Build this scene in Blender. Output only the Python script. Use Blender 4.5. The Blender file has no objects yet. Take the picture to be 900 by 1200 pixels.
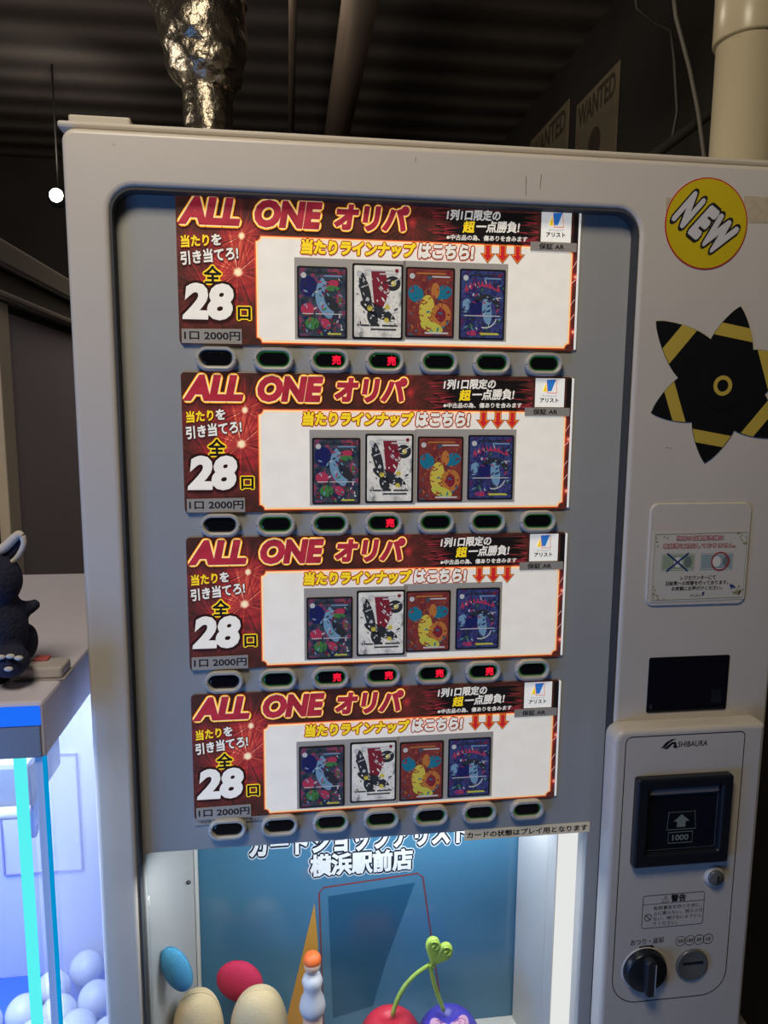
import bpy, bmesh, math, random
from mathutils import Vector, Matrix
random.seed(7)
S = bpy.context.scene
COL = S.collection
PI = math.pi

# ------------------------------------------------------------------ camera, world, lights, exposure
YAW, PITCH, ROLL, FPX = 0.129343, 0.138481, 0.00756, 839.67
CAM = Vector((-0.1128, -0.867, 1.5039))
_f = Vector((math.sin(YAW), math.cos(YAW), 0)); _r = Vector((math.cos(YAW), -math.sin(YAW), 0)); _u = Vector((0, 0, 1))
FWD = _f * math.cos(PITCH) - _u * math.sin(PITCH); _u2 = _u * math.cos(PITCH) + _f * math.sin(PITCH)
RGT = _r * math.cos(ROLL) + _u2 * math.sin(ROLL); UPV = _u2 * math.cos(ROLL) - _r * math.sin(ROLL)
cd = bpy.data.cameras.new('camera'); cam = bpy.data.objects.new('camera', cd); COL.objects.link(cam)
M = Matrix((RGT, UPV, -FWD)).transposed().to_4x4(); M.translation = CAM; cam.matrix_world = M
cd.sensor_fit = 'VERTICAL'; cd.sensor_height = 36.0; cd.lens = FPX * 36.0 / 1200.0
cd.clip_start = 0.02; cd.clip_end = 50
S.camera = cam


def at(px, py, Y):
    """point of the photograph (900x1200) at depth plane Y, in metres"""
    d = RGT * ((px - 450) / FPX) - UPV * ((py - 600) / FPX) + FWD
    return CAM + d * ((Y - CAM.y) / d.y)


w = bpy.data.worlds.new('world'); S.world = w; w.use_nodes = True
w.node_tree.nodes['Background'].inputs[0].default_value = (0.9, 0.85, 0.8, 1)
w.node_tree.nodes['Background'].inputs[1].default_value = 0.05
S.view_settings.view_transform = 'Standard'; S.view_settings.look = 'None'
S.view_settings.exposure = 0.0; S.view_settings.gamma = 1.0; S.view_settings.use_curve_mapping = False


def area(name, loc, target, size, power, color, sy=None):
    l = bpy.data.lights.new(name, 'AREA'); l.energy = power; l.color = color; l.size = size
    if sy: l.shape = 'RECTANGLE'; l.size_y = sy
    o = bpy.data.objects.new(name, l); COL.objects.link(o); o.location = loc
    o.rotation_euler = (Vector(target) - Vector(loc)).to_track_quat('-Z', 'Y').to_euler()
    return o


area('ceiling_light_warm', (-0.45, -1.0, 2.75), (-0.2, 0, 1.6), 0.5, 18.0, (1.0, 0.87, 0.68))
area('rear_ambient_fill', (-0.3, 1.28, 2.86), (-0.3, 1.3, 0), 0.4, 9.0, (1.0, 0.87, 0.72))  # unseen fill added to lift the cabinet, duct, pipe and posters behind
area('arcade_glow', (-0.95, -0.70, 0.78), (-0.2, 0, 0.85), 0.5, 6.6, (0.11, 0.36, 1.0))
area('ceiling_bounce_fill', (-1.45, 0.9, 2.05), (0.0, 3.0, 2.9), 0.4, 7.0, (1.0, 0.9, 0.78))  # unseen fill added to brighten the ceiling from the left, as bounce light
area('crane_interior_light', (-0.68, 0.15, 1.12), (-0.68, 0.2, 0.5), 0.5, 9.0, (0.74, 0.82, 1.0))
area('showcase_light', (0.0, 0.035, 0.93), (-0.02, 0.12, 0.5), 0.55, 1.25, (0.86, 0.94, 1.0), 0.03)


# ------------------------------------------------------------------ materials
def lin(c):
    c = c / 255.0
    return c / 12.92 if c <= 0.04045 else ((c + 0.055) / 1.055) ** 2.4


def L3(rgb): return (lin(rgb[0]), lin(rgb[1]), lin(rgb[2]), 1)


MATS = {}


def mat(name, rgb, rough=0.5, metal=0.0, emit=0.0, spec=0.5, var=0.0, scale=30.0, bump=0.0, coat=0.0):
    if name in MATS: return MATS[name]
    m = bpy.data.materials.new(name); m.use_nodes = True; nt = m.node_tree
    b = nt.nodes['Principled BSDF']
    b.inputs['Base Color'].default_value = L3(rgb); b.inputs['Roughness'].default_value = rough
    b.inputs['Metallic'].default_value = metal; b.inputs['Specular IOR Level'].default_value = spec
    b.inputs['Coat Weight'].default_value = coat
    if emit:
        b.inputs['Emission Color'].default_value = L3(rgb); b.inputs['Emission Strength'].default_value = emit
    if var or bump:
        tc = nt.nodes.new('ShaderNodeTexCoord'); n = nt.nodes.new('ShaderNodeTexNoise')
        n.inputs['Scale'].default_value = scale; n.inputs['Detail'].default_value = 5
        nt.links.new(tc.outputs['Object'], n.inputs['Vector'])
        if var:
            r = nt.nodes.new('ShaderNodeValToRGB'); c = L3(rgb)
            r.color_ramp.elements[0].position = 0.3; r.color_ramp.elements[1].position = 0.7
            r.color_ramp.elements[0].color = tuple(x * (1 - var) for x in c[:3]) + (1,)
            r.color_ramp.elements[1].color = tuple(min(1, x * (1 + var)) for x in c[:3]) + (1,)
            nt.links.new(n.outputs['Fac'], r.inputs['Fac']); nt.links.new(r.outputs['Color'], b.inputs['Base Color'])
            if emit: nt.links.new(r.outputs['Color'], b.inputs['Emission Color'])
        if bump:
            bp = nt.nodes.new('ShaderNodeBump'); bp.inputs['Strength'].default_value = bump; bp.inputs['Distance'].default_value = 0.01
            nt.links.new(n.outputs['Fac'], bp.inputs['Height']); nt.links.new(bp.outputs['Normal'], b.inputs['Normal'])
    MATS[name] = m
    return m


def emis(name, rgb, strength):
    m = bpy.data.materials.new(name); m.use_nodes = True; nt = m.node_tree
    nt.nodes.remove(nt.nodes['Principled BSDF'])
    e = nt.nodes.new('ShaderNodeEmission'); e.inputs[0].default_value = L3(rgb); e.inputs[1].default_value = strength
    nt.links.new(e.outputs[0], nt.nodes['Material Output'].inputs[0])
    MATS[name] = m
    return m


def glass(name, tint=(255, 255, 255), refl=0.06, rough=0.0):
    m = bpy.data.materials.new(name); m.use_nodes = True; nt = m.node_tree
    nt.nodes.remove(nt.nodes['Principled BSDF'])
    t = nt.nodes.new('ShaderNodeBsdfTransparent'); t.inputs[0].default_value = L3(tint)
    g = nt.nodes.new('ShaderNodeBsdfGlossy'); g.inputs['Roughness'].default_value = rough
    mx = nt.nodes.new('ShaderNodeMixShader'); lw = nt.nodes.new('ShaderNodeLayerWeight'); lw.inputs[0].default_value = 0.5
    pw_ = nt.nodes.new('ShaderNodeMath'); pw_.operation = 'POWER'; pw_.inputs[1].default_value = 5.0
    mu = nt.nodes.new('ShaderNodeMath'); mu.operation = 'MULTIPLY_ADD'; mu.inputs[1].default_value = 0.8; mu.inputs[2].default_value = refl
    nt.links.new(lw.outputs['Facing'], pw_.inputs[0]); nt.links.new(pw_.outputs[0], mu.inputs[0]); nt.links.new(mu.outputs[0], mx.inputs[0])
    nt.links.new(t.outputs[0], mx.inputs[1]); nt.links.new(g.outputs[0], mx.inputs[2])
    nt.links.new(mx.outputs[0], nt.nodes['Material Output'].inputs[0])
    MATS[name] = m
    return m


SIGN_E = 0.47                                   # the product signs are lit from behind
cream = mat('cream_enamel', (206, 199, 189), 0.38, var=0.03, scale=6)
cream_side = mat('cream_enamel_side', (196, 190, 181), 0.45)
panel_grey = mat('grey_panel', (170, 171, 169), 0.42, var=0.04, scale=4)
rubber = mat('dark_gasket', (72, 72, 74), 0.7, spec=0.2)
housing = mat('button_housing_plastic', (190, 188, 180), 0.32)
blackwin = mat('smoked_window', (20, 20, 24), 0.12)
black = mat('black_plastic', (26, 30, 38), 0.3)
ink = mat('black_ink', (24, 24, 26), 0.6)
steel = mat('brushed_steel', (112, 114, 116), 0.35, metal=0.35)
chrome = mat('chrome', (190, 190, 190), 0.15, metal=1.0)
greyline = mat('grey_green_print', (128, 140, 128), 0.5)
led_red = emis('red_led', (255, 30, 60), 0.9)
led_green = emis('green_led', (50, 150, 60), 0.24)
P = {}                                          # printing colours on the backlit signs


def pr(name, rgb, e=None, **k):
    P[name] = mat('print_' + name, rgb, 0.35, emit=SIGN_E if e is None else e, **k)


pr('white', (232, 226, 214), var=0.04, scale=60); pr('crimson', (170, 44, 58), var=0.25, scale=60); pr('cream', (255, 226, 168)); pr('orange', (238, 132, 44))
pr('yellow', (250, 214, 40)); pr('dark', (44, 20, 18)); pr('black', (26, 22, 22)); pr('brown', (120, 52, 30)); pr('red', (196, 40, 44))
pr('redorange', (222, 92, 40)); pr('pink', (255, 190, 180)); pr('blue', (50, 120, 200)); pr('paper', (240, 238, 230))
pr('tape', (166, 160, 152), 0.10); pr('tapeink', (36, 34, 34), 0.0); pr('sleeve', (176, 170, 162), 0.18)
pr('maroon', (140, 46, 52)); pr('peach', (246, 196, 140))


def burst_material():
    """printed fireworks: dark maroon ground, red bursts with bright cores"""
    m = bpy.data.materials.new('print_fireworks'); m.use_nodes = True; nt = m.node_tree; N = nt.nodes; K = nt.links
    b = N['Principled BSDF']; b.inputs['Roughness'].default_value = 0.35
    tc = N.new('ShaderNodeTexCoord')

    def math_(op, a, c=None, clamp=False):
        n = N.new('ShaderNodeMath'); n.operation = op; n.use_clamp = clamp
        for i, v in enumerate((a, c)):
            if v is None: continue
            if isinstance(v, (int, float)): n.inputs[i].default_value = v
            else: K.new(v, n.inputs[i])
        return n.outputs[0]
    total = None
    sp = N.new('ShaderNodeSeparateXYZ'); K.new(tc.outputs['Object'], sp.inputs[0])
    for cx, cz, R, amp in ((-0.166, -0.042, 0.045, 0.85), (-0.171, -0.082, 0.060, 0.95), (-0.226, -0.048, 0.024, 0.7), (-0.205, -0.105, 0.065, 0.5),
                           (0.232, -0.075, 0.045, 0.6), (0.232, -0.14, 0.04, 0.6), (0.03, -0.02, 0.07, 0.35)):
        dx = math_('SUBTRACT', sp.outputs[0], cx); dz = math_('SUBTRACT', sp.outputs[2], cz)
        d = math_('SQRT', math_('ADD', math_('MULTIPLY', dx, dx), math_('MULTIPLY', dz, dz)))
        a = math_('ARCTAN2', dz, dx)
        nz = N.new('ShaderNodeTexNoise'); nz.noise_dimensions = '1D'; nz.inputs['Scale'].default_value = 9; nz.inputs['Detail'].default_value = 4
        K.new(math_('ADD', a, cx * 40 + 3), nz.inputs['W'])
        ray = math_('MULTIPLY', math_('SUBTRACT', nz.outputs['Fac'], 0.25), 1.9)
        fall = math_('SUBTRACT', 1.0, math_('DIVIDE', d, R), True)
        core = math_('MULTIPLY', math_('SUBTRACT', 1.0, math_('DIVIDE', d, R * 0.11), True), 1.2)
        v = math_('MULTIPLY', math_('ADD', math_('MULTIPLY', fall, ray), core), amp)
        total = v if total is None else math_('ADD', total, v)
    n2 = N.new('ShaderNodeTexNoise'); n2.inputs['Scale'].default_value = 55; n2.inputs['Detail'].default_value = 6
    K.new(tc.outputs['Object'], n2.inputs['Vector'])
    total = math_('ADD', total, math_('MULTIPLY', math_('SUBTRACT', n2.outputs['Fac'], 0.48), 0.7))
    r = N.new('ShaderNodeValToRGB'); cr = r.color_ramp
    cr.elements[0].position = 0.0; cr.elements[0].color = L3((64, 38, 32))
    cr.elements[1].position = 1.0; cr.elements[1].color = L3((255, 236, 190))
    for p, c in ((0.22, (100, 44, 40)), (0.5, (172, 48, 52)), (0.8, (226, 100, 70))):
        e = cr.elements.new(p); e.color = L3(c)
    K.new(total, r.inputs[0]); K.new(r.outputs[0], b.inputs['Base Color']); K.new(r.outputs[0], b.inputs['Emission Color'])
    b.inputs['Emission Strength'].default_value = SIGN_E
    MATS['burst'] = m
    return m


def palette_material(name, cols, scale, e=0.42, warp=0.6):
    """abstract printed picture: warped cells in a palette"""
    m = bpy.data.materials.new(name); m.use_nodes = True; nt = m.node_tree; N = nt.nodes; K = nt.links
    b = N['Principled BSDF']; b.inputs['Roughness'].default_value = 0.3
    tc = N.new('ShaderNodeTexCoord'); n = N.new('ShaderNodeTexNoise'); n.inputs['Scale'].default_value = scale; n.inputs['Detail'].default_value = 4
    n.inputs['Distortion'].default_value = warp
    K.new(tc.outputs['Object'], n.inputs['Vector'])
    r = N.new('ShaderNodeValToRGB'); cr = r.color_ramp; cr.interpolation = 'LINEAR'
    k = len(cols)
    for i, c in enumerate(cols):
        p = 0.28 + 0.44 * i / (k - 1)
        el = cr.elements.new(p); el.color = L3(c)
    cr.elements.remove(cr.elements[0]); cr.elements.remove(cr.elements[len(cr.elements) - 1])
    K.new(n.outputs['Fac'], r.inputs[0]); K.new(r.outputs[0], b.inputs['Base Color']); K.new(r.outputs[0], b.inputs['Emission Color'])
    b.inputs['Emission Strength'].default_value = e
    MATS[name] = m
    return m


# ------------------------------------------------------------------ mesh helpers
def tag(o, label=None, cat=None, group=None, kind=None):
    if label: o['label'] = label
    if cat: o['category'] = cat
    if group: o['group'] = group
    if kind: o['kind'] = kind
    return o


def empty(name, loc=(0, 0, 0), label=None, cat=None, group=None, rz=0):
    o = bpy.data.objects.new(name, None); o.empty_display_size = 0.02
    COL.objects.link(o); o.location = loc; o.rotation_euler[2] = rz
    return tag(o, label, cat, group)


class MB:
    def __init__(self): self.v = []; self.f = []; self.m = []; self.mats = []; self.sm = []

    def slot(self, m):
        if m not in self.mats: self.mats.append(m)
        return self.mats.index(m)

    def add(self, vs, fs, m, smooth=False):
        o = len(self.v); s = self.slot(m)
        self.v += [tuple(q) for q in vs]
        for f in fs:
            self.f.append([i + o for i in f]); self.m.append(s); self.sm.append(smooth)
        return self

    def poly(self, pts, y, m):                     # flat printed shape facing -Y; pts (x,z)
        a = sum(pts[i][0] * pts[(i + 1) % len(pts)][1] - pts[(i + 1) % len(pts)][0] * pts[i][1] for i in range(len(pts)))
        if a < 0: pts = pts[::-1]
        return self.add([(x, y, z) for x, z in pts], [list(range(len(pts)))], m)

    def rect(self, x0, z0, x1, z1, y, m): return self.poly([(x0, z0), (x1, z0), (x1, z1), (x0, z1)], y, m)

    def box(self, c, s, m, bev=0.0, rot=None, seg=2):
        bm = bmesh.new(); bmesh.ops.create_cube(bm, size=1.0)
        bmesh.ops.scale(bm, vec=s, verts=bm.verts)
        if bev: bmesh.ops.bevel(bm, geom=bm.edges[:], offset=bev, segments=seg, profile=0.5, affect='EDGES')
        if rot is not None: bmesh.ops.transform(bm, matrix=rot, verts=bm.verts)
        bmesh.ops.translate(bm, vec=c, verts=bm.verts)
        return self.bm(bm, m, smooth=False)

    def bm(self, bm, m, smooth=True):
        bm.verts.index_update()
        self.add([v.co[:] for v in bm.verts], [[v.index for v in f.verts] for f in bm.faces], m, smooth); bm.free()
        return self

    def sphere(self, c, r, m, sc=(1, 1, 1), rot=None, seg=24):
        bm = bmesh.new(); bmesh.ops.create_uvsphere(bm, u_segments=seg, v_segments=seg // 2, radius=r)
        bmesh.ops.scale(bm, vec=sc, verts=bm.verts)
        if rot is not None: bmesh.ops.transform(bm, matrix=rot, verts=bm.verts)
        bmesh.ops.translate(bm, vec=c, verts=bm.verts)
        return self.bm(bm, m)

    def lathe(self, prof, m, c=(0, 0, 0), axis='Z', seg=40, smooth=True):     # prof: (r, h) list
        vs = []; fs = []; n = len(prof)
        for k in range(seg):
            a = 2 * PI * k / seg
            for r, h in prof:
                p = (r * math.cos(a), r * math.sin(a), h)
                if axis == '-Y': p = (p[0], -p[2], p[1])
                vs.append((p[0] + c[0], p[1] + c[1], p[2] + c[2]))
        for k in range(seg):
            k2 = (k + 1) % seg
            for i in range(n - 1):
                fs.append([k * n + i, k2 * n + i, k2 * n + i + 1, k * n + i + 1])
        fs.append([k * n + n - 1 for k in range(seg)]); fs.append([k * n for k in range(seg)][::-1])
        return self.add(vs, fs, m, smooth)

    def tube(self, pts, rad, m, seg=12, caps=True):
        pts = [Vector(p) for p in pts]; n = len(pts); vs = []; fs = []
        rads = rad if isinstance(rad, (list, tuple)) else [rad] * n
        up = Vector((0.13, 0.31, 0.94)).normalized()
        for i, p in enumerate(pts):
            t = (pts[min(i + 1, n - 1)] - pts[max(i - 1, 0)]).normalized()
            a = t.cross(up)
            if a.length < 0.05: a = t.cross(Vector((1, 0, 0)))
            a.normalize(); b = t.cross(a)
            for k in range(seg):
                g = 2 * PI * k / seg
                vs.append(p + (a * math.cos(g) + b * math.sin(g)) * rads[i])
        for i in range(n - 1):
            for k in range(seg):
                k2 = (k + 1) % seg
                fs.append([i * seg + k, i * seg + k2, (i + 1) * seg + k2, (i + 1) * seg + k])
        if caps: fs += [list(range(seg))[::-1], [(n - 1) * seg + k for k in range(seg)]]
        return self.add(vs, fs, m, True)

    def plate(self, loops, y0, y1, m, bev=0.0, res=3, smooth=False):
        """solid cut from loops [(x,z)...] (first outer, rest holes) between depths y0 (back) and y1 (front)"""
        cu = bpy.data.curves.new('c', 'CURVE'); cu.dimensions = '2D'; cu.fill_mode = 'BOTH'
        for lp in loops:
            s = cu.splines.new('POLY'); s.points.add(len(lp) - 1); s.use_cyclic_u = True
            for q, (x, z) in zip(s.points, lp): q.co = (x, z, 0, 1)
        h = abs(y0 - y1) / 2
        cu.extrude = max(h - bev, 0.0); cu.bevel_depth = bev; cu.bevel_resolution = res; cu.offset = -bev
        vs, fs = curve_mesh(cu); yc = (y0 + y1) / 2
        return self.add([(x, yc - z, y) for x, y, z in vs], fs, m, smooth)

    def text(self, body, box, y, m, out=0.0, shear=0.0, rot=0.0, h=0.0):
        """lettering fitted to box (x0, z0, x1, z1); out = extra stroke width in text units; rot about the lower left corner"""
        spread = 0.0
        if out >= 0.07: spread = out; out = 0.0
        vs, fs, bb = text_mesh(body, shear, out)
        if spread:
            v2 = []; f2 = []; lift = 0.0        # each copy sits a hair in front of the last, never coplanar
            for rr, k_ in ((spread, 14), (spread * 0.5, 7), (0, 1)):
                for i in range(k_):
                    g = 2 * PI * i / k_; ox, oz, b0 = rr * math.cos(g), rr * math.sin(g), len(v2)
                    lift += 0.0038; v2 += [(a + ox, b + oz, lift + 0.0) for a, b, d in vs]; f2 += [[j + b0 for j in f] for f in fs]
            vs, fs = v2, f2
        x0, z0, x1, z1 = box; sx = (x1 - x0) / max(bb[2] - bb[0], 1e-6); sz = (z1 - z0) / max(bb[3] - bb[1], 1e-6)
        c, s = math.cos(rot), math.sin(rot); o = []
        for a, b, d in vs:
            u = (a - bb[0]) * sx; v = (b - bb[1]) * sz
            o.append((x0 + u * c - v * s, y - d * 0.002, z0 + u * s + v * c))
        return self.add(o, fs, m)

    def build(self, name, parent=None, loc=None, weld=False, rot=None):
        me = bpy.data.meshes.new(name); me.from_pydata(self.v, [], self.f)
        for m in self.mats: me.materials.append(m)
        me.polygons.foreach_set('material_index', self.m); me.polygons.foreach_set('use_smooth', self.sm); me.update()
        o = bpy.data.objects.new(name, me); COL.objects.link(o)
        if parent: o.parent = parent
        if loc is not None: o.location = loc
        if rot is not None: o.rotation_euler = rot
        return o


def curve_mesh(cu):
    o = bpy.data.objects.new('tmp', cu); COL.objects.link(o)
    dg = bpy.context.evaluated_depsgraph_get()
    me = bpy.data.meshes.new_from_object(o.evaluated_get(dg))
    vs = [v.co[:] for v in me.vertices]; fs = [list(p.vertices) for p in me.polygons]
    bpy.data.objects.remove(o); bpy.data.meshes.remove(me)
    return vs, fs


_tc = {}


def text_mesh(body, shear, out):
    k = (body, shear, out)
    if k in _tc: return _tc[k]
    cu = bpy.data.curves.new('t', 'FONT'); cu.body = body; cu.shear = shear; cu.resolution_u = 3; cu.fill_mode = 'FRONT'
    cu.space_line = 1.0
    if out: cu.bevel_depth = out; cu.bevel_resolution = 1; cu.fill_mode = 'BOTH'
    vs, fs = curve_mesh(cu)
    if out: bb = text_mesh(body, shear, 0.0)[2]
    else: bb = (min(v[0] for v in vs), min(v[1] for v in vs), max(v[0] for v in vs), max(v[1] for v in vs))
    _tc[k] = (vs, fs, bb)
    return _tc[k]


def rrect(x0, z0, x1, z1, r, seg=6):
    rs = r if isinstance(r, (list, tuple)) else (r, r, r, r)           # bl, br, tr, tl
    out = []
    for (cx, cz, a0, q) in ((x0 + rs[0], z0 + rs[0], PI, rs[0]), (x1 - rs[1], z0 + rs[1], 1.5 * PI, rs[1]),
                            (x1 - rs[2], z1 - rs[2], 0, rs[2]), (x0 + rs[3], z1 - rs[3], 0.5 * PI, rs[3])):
        for k in range(seg + 1):
            a = a0 + 0.5 * PI * k / seg
            out.append((cx + q * math.cos(a), cz + q * math.sin(a)))
    return out


def stadium(cx, cz, wd, ht, seg=10): return rrect(cx - wd / 2, cz - ht / 2, cx + wd / 2, cz + ht / 2, ht / 2 - 1e-5, seg)


def circle(cx, cz, r, n=40): return [(cx + r * math.cos(2 * PI * k / n), cz + r * math.sin(2 * PI * k / n)) for k in range(n)]


def scoop(x0, z0, x1, z1, r, seg=5):
    """rectangle with small concave corners"""
    out = []
    for (cx, cz, a0) in ((x0, z0, PI / 2), (x1, z0, PI), (x1, z1, 1.5 * PI), (x0, z1, 0)):
        for k in range(seg + 1):
            a = a0 - 0.5 * PI * k / seg
            out.append((cx + r * math.cos(a), cz + r * math.sin(a)))
    return out


def line_ring(loop, t):
    """the loop pulled inwards by about t, for thin printed outlines"""
    n = len(loop); out = []
    for i in range(n):
        p, q = Vector(loop[i - 1]), Vector(loop[(i + 1) % n]); d = (q - p)
        if d.length < 1e-9: d = Vector((1, 0))
        d.normalize(); out.append((loop[i][0] - d.y * t, loop[i][1] + d.x * t))
    return out


def ring(mb, loop, t, y, m): mb.plate([loop, line_ring(loop, t)], y, y - 0.0001, m)


def copy_tree(o, parent=None):
    c = o.copy(); COL.objects.link(c)
    if parent: c.parent = parent
    for ch in list(o.children): copy_tree(ch, c)
    return c


def blob(parts, m, name, parent=None, voxel=0.004, smooth=6):
    """one continuous soft body from overlapping ellipsoids (centre, radii, rotation)"""
    mb = MB()
    for c, r, e in parts:
        rt = None
        if e is not None: rt = Matrix.Rotation(e[0], 4, 'X') @ Matrix.Rotation(e[1], 4, 'Y') @ Matrix.Rotation(e[2], 4, 'Z')
        mb.sphere(c, 1.0, m, r, rt, 20)
    o = mb.build('tmp')
    md = o.modifiers.new('r', 'REMESH'); md.mode = 'VOXEL'; md.voxel_size = voxel
    sm = o.modifiers.new('s', 'SMOOTH'); sm.iterations = smooth; sm.factor = 0.5
    dg = bpy.context.evaluated_depsgraph_get()
    me = bpy.data.meshes.new_from_object(o.evaluated_get(dg))
    bpy.data.objects.remove(o)
    me.materials.clear(); me.materials.append(m)
    for p in me.polygons: p.use_smooth = True; p.material_index = 0
    n = bpy.data.objects.new(name, me); COL.objects.link(n); me.name = name
    if parent: n.parent = parent
    return n


# ------------------------------------------------------------------ the room
dark_wall = mat('black_painted_wall', (42, 38, 36), 0.8, var=0.25, scale=3)
def plank_material():
    m = bpy.data.materials.new('dark_ceiling_boards'); m.use_nodes = True; nt = m.node_tree; N = nt.nodes; K = nt.links
    b = N['Principled BSDF']; b.inputs['Roughness'].default_value = 0.6
    tc = N.new('ShaderNodeTexCoord'); wv = N.new('ShaderNodeTexWave'); wv.bands_direction = 'Y'; wv.inputs['Scale'].default_value = 1.6
    wv.inputs['Distortion'].default_value = 0.4; wv.inputs['Detail'].default_value = 3
    K.new(tc.outputs['Object'], wv.inputs['Vector'])
    r = N.new('ShaderNodeValToRGB'); r.color_ramp.elements[0].color = L3((74, 69, 66)); r.color_ramp.elements[1].color = L3((104, 97, 92))
    K.new(wv.outputs['Fac'], r.inputs[0]); K.new(r.outputs[0], b.inputs['Base Color'])
    bp = N.new('ShaderNodeBump'); bp.inputs['Strength'].default_value = 0.5; bp.inputs['Distance'].default_value = 0.03
    K.new(wv.outputs['Fac'], bp.inputs['Height']); K.new(bp.outputs['Normal'], b.inputs['Normal'])
    return m


def slab(name, c, s, m):
    o = MB().box((0, 0, 0), s, m).build(name, None, c); tag(o, kind='structure'); return o


RX0, RX1, RY0, RY1, RH = -2.6, 1.0, -2.6, 3.6, 2.9
slab('floor', ((RX0 + RX1) / 2, (RY0 + RY1) / 2, -0.05), (RX1 - RX0 + 0.2, RY1 - RY0 + 0.2, 0.1), mat('grey_floor', (150, 145, 140), 0.5, var=0.2, scale=4))
slab('ceiling', ((RX0 + RX1) / 2, (RY0 + RY1) / 2, RH + 0.05), (RX1 - RX0 + 0.2, RY1 - RY0 + 0.2, 0.1), plank_material())
slab('wall_left', (RX0 - 0.05, (RY0 + RY1) / 2, RH / 2), (0.1, RY1 - RY0, RH), dark_wall)
slab('wall_right', (RX1 + 0.05, (RY0 + RY1) / 2, RH / 2), (0.1, RY1 - RY0, RH), dark_wall)
slab('wall_back', ((RX0 + RX1) / 2, RY1 + 0.05, RH / 2), (RX1 - RX0, 0.1, RH), dark_wall)
slab('wall_front', ((RX0 + RX1) / 2, RY0 - 0.05, RH / 2), (RX1 - RX0, 0.1, RH), dark_wall)

# ------------------------------------------------------------------ the vending machine
vm = empty('vending_machine', (0, 0, 0), 'cream card vending machine with a grey panel of backlit signs above a lit showcase', 'vending machine')
X0, X1, ZT = -0.3525, 0.522, 1.802
XW0, XW1, ZW0, ZW1 = -0.301, 0.283, 0.56, 0.950
OUT = rrect(X0, 0.06, X1, ZT, 0.014)
HOLE = rrect(-0.3065, 0.50, 0.3035, 1.7445, 0.028)
fr = MB().plate([OUT, HOLE], 0.03, -0.02, cream, bev=0.006, res=4, smooth=True)
fr.build('front_frame', vm)
MB().plate([rrect(-0.3062, 0.5003, 0.3032, 1.7442, 0.0277), rrect(-0.3038, 0.503, 0.3018, 1.7418, 0.0255)], 0.006, -0.0178, rubber).build('gasket', vm)
MB().plate([rrect(-0.3057, 0.5008, 0.3027, 1.7437, 0.0272), rrect(XW0, ZW0, XW1, ZW1, (0.004, 0.004, 0.008, 0.008))], 0.012, 0.0, panel_grey, bev=0.0015, res=2).build('display_panel', vm)
b = MB(); D1 = 0.72
for c, s in (((X0 + 0.012, (0.03 + D1) / 2, 0.93), (0.016, D1 - 0.03, 1.73)), ((X1 - 0.012, (0.03 + D1) / 2, 0.93), (0.016, D1 - 0.03, 1.73)),
             (((X0 + X1) / 2, D1, 0.93), (X1 - X0 - 0.008, 0.016, 1.73)), (((X0 + X1) / 2, (0.03 + D1) / 2, 1.788), (X1 - X0 - 0.008, D1 - 0.03, 0.016)),
             (((X0 + X1) / 2, (0.03 + D1) / 2, 0.07), (X1 - X0 - 0.008, D1 - 0.03, 0.016))):
    b.box(c, s, cream_side, 0.002)
b.build('cabinet_body', vm)
MB().box(((X0 + X1) / 2, 0.36, 0.03), (X1 - X0 - 0.06, 0.66, 0.06), black, 0.003).build('plinth', vm)
lid = MB().box(((X0 + X1) / 2 - 0.002, 0.365, 1.8095), (X1 - X0 + 0.010, 0.745, 0.0075), cream_side, 0.003)
lid.box(((X0 + X1) / 2, 0.372, 1.8030), (X1 - X0 - 0.014, 0.72, 0.007), rubber)
lid.build('top_cover', vm)
hg = MB().box((-0.318, 0.03, 1.8185), (0.066, 0.05, 0.0115), cream_side, 0.0025)
hg.build('hinge_plate', vm)
sc = MB()
for (x, z, l, a) in ((0.160, 1.776, 0.022, 0.02), (0.178, 1.779, 0.017, -0.05), (0.03, 1.79, 0.006, 0.0), (-0.30, 1.787, 0.004, 1.2), (0.352, 1.463, 0.012, 1.45), (-0.3, 1.44, 0.01, 1.5)):
    dx, dz = math.sin(a) * l, -math.cos(a) * l
    sc.poly([(x, z), (x + 0.0009, z - 0.001), (x + dx + 0.0006, z + dz), (x + dx, z + dz)], -0.02012, mat('scratch_grey', (120, 112, 104), 0.7))
sc.build('scuff_marks', vm)

# push buttons: four rows of seven
KB = (0.867 - 0.009) / 0.867


def bpos(c, r):
    x = (c - 3) * 0.066; z = 1.27 - (r - 1.5) * 0.19655
    return CAM.x + (x - CAM.x) * KB, CAM.z + (z - CAM.z) * KB


hb = MB().plate([stadium(0, -0.001, 0.0475, 0.028), stadium(0, 0, 0.0365, 0.0175)], 0.0005, -0.011, housing, bev=0.0035, res=3, smooth=True)
wb = MB().plate([stadium(0, 0, 0.0335, 0.0145)], -0.002, -0.008, blackwin, bev=0.001, res=1)
gb = MB().plate([stadium(0, 0, 0.0372, 0.0182), stadium(0, 0, 0.0337, 0.0147)], -0.003, -0.0065, led_green)
ub = MB().plate([stadium(0, 0, 0.0372, 0.0182), stadium(0, 0, 0.0337, 0.0147)], -0.003, -0.0065, rubber)
sb = MB().text('売', (0.0030, -0.0050, 0.0125, 0.0050), -0.0083, led_red, out=0.05)
H = hb.build('selection_button', vm); WN = wb.build('button_window', H); GR = gb.build('green_lamp_ring', H); SO = sb.build('sold_out_mark', H)
UR = ub.build('window_ring', H)
tag(H, 'oval push button with a smoked window')
RED = {(2, 0), (3, 0), (3, 1), (2, 2), (3, 2), (4, 2), (5, 2)}
DIMR = {(0, 0), (0, 1), (0, 2), (0, 3), (1, 3)}
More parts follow.
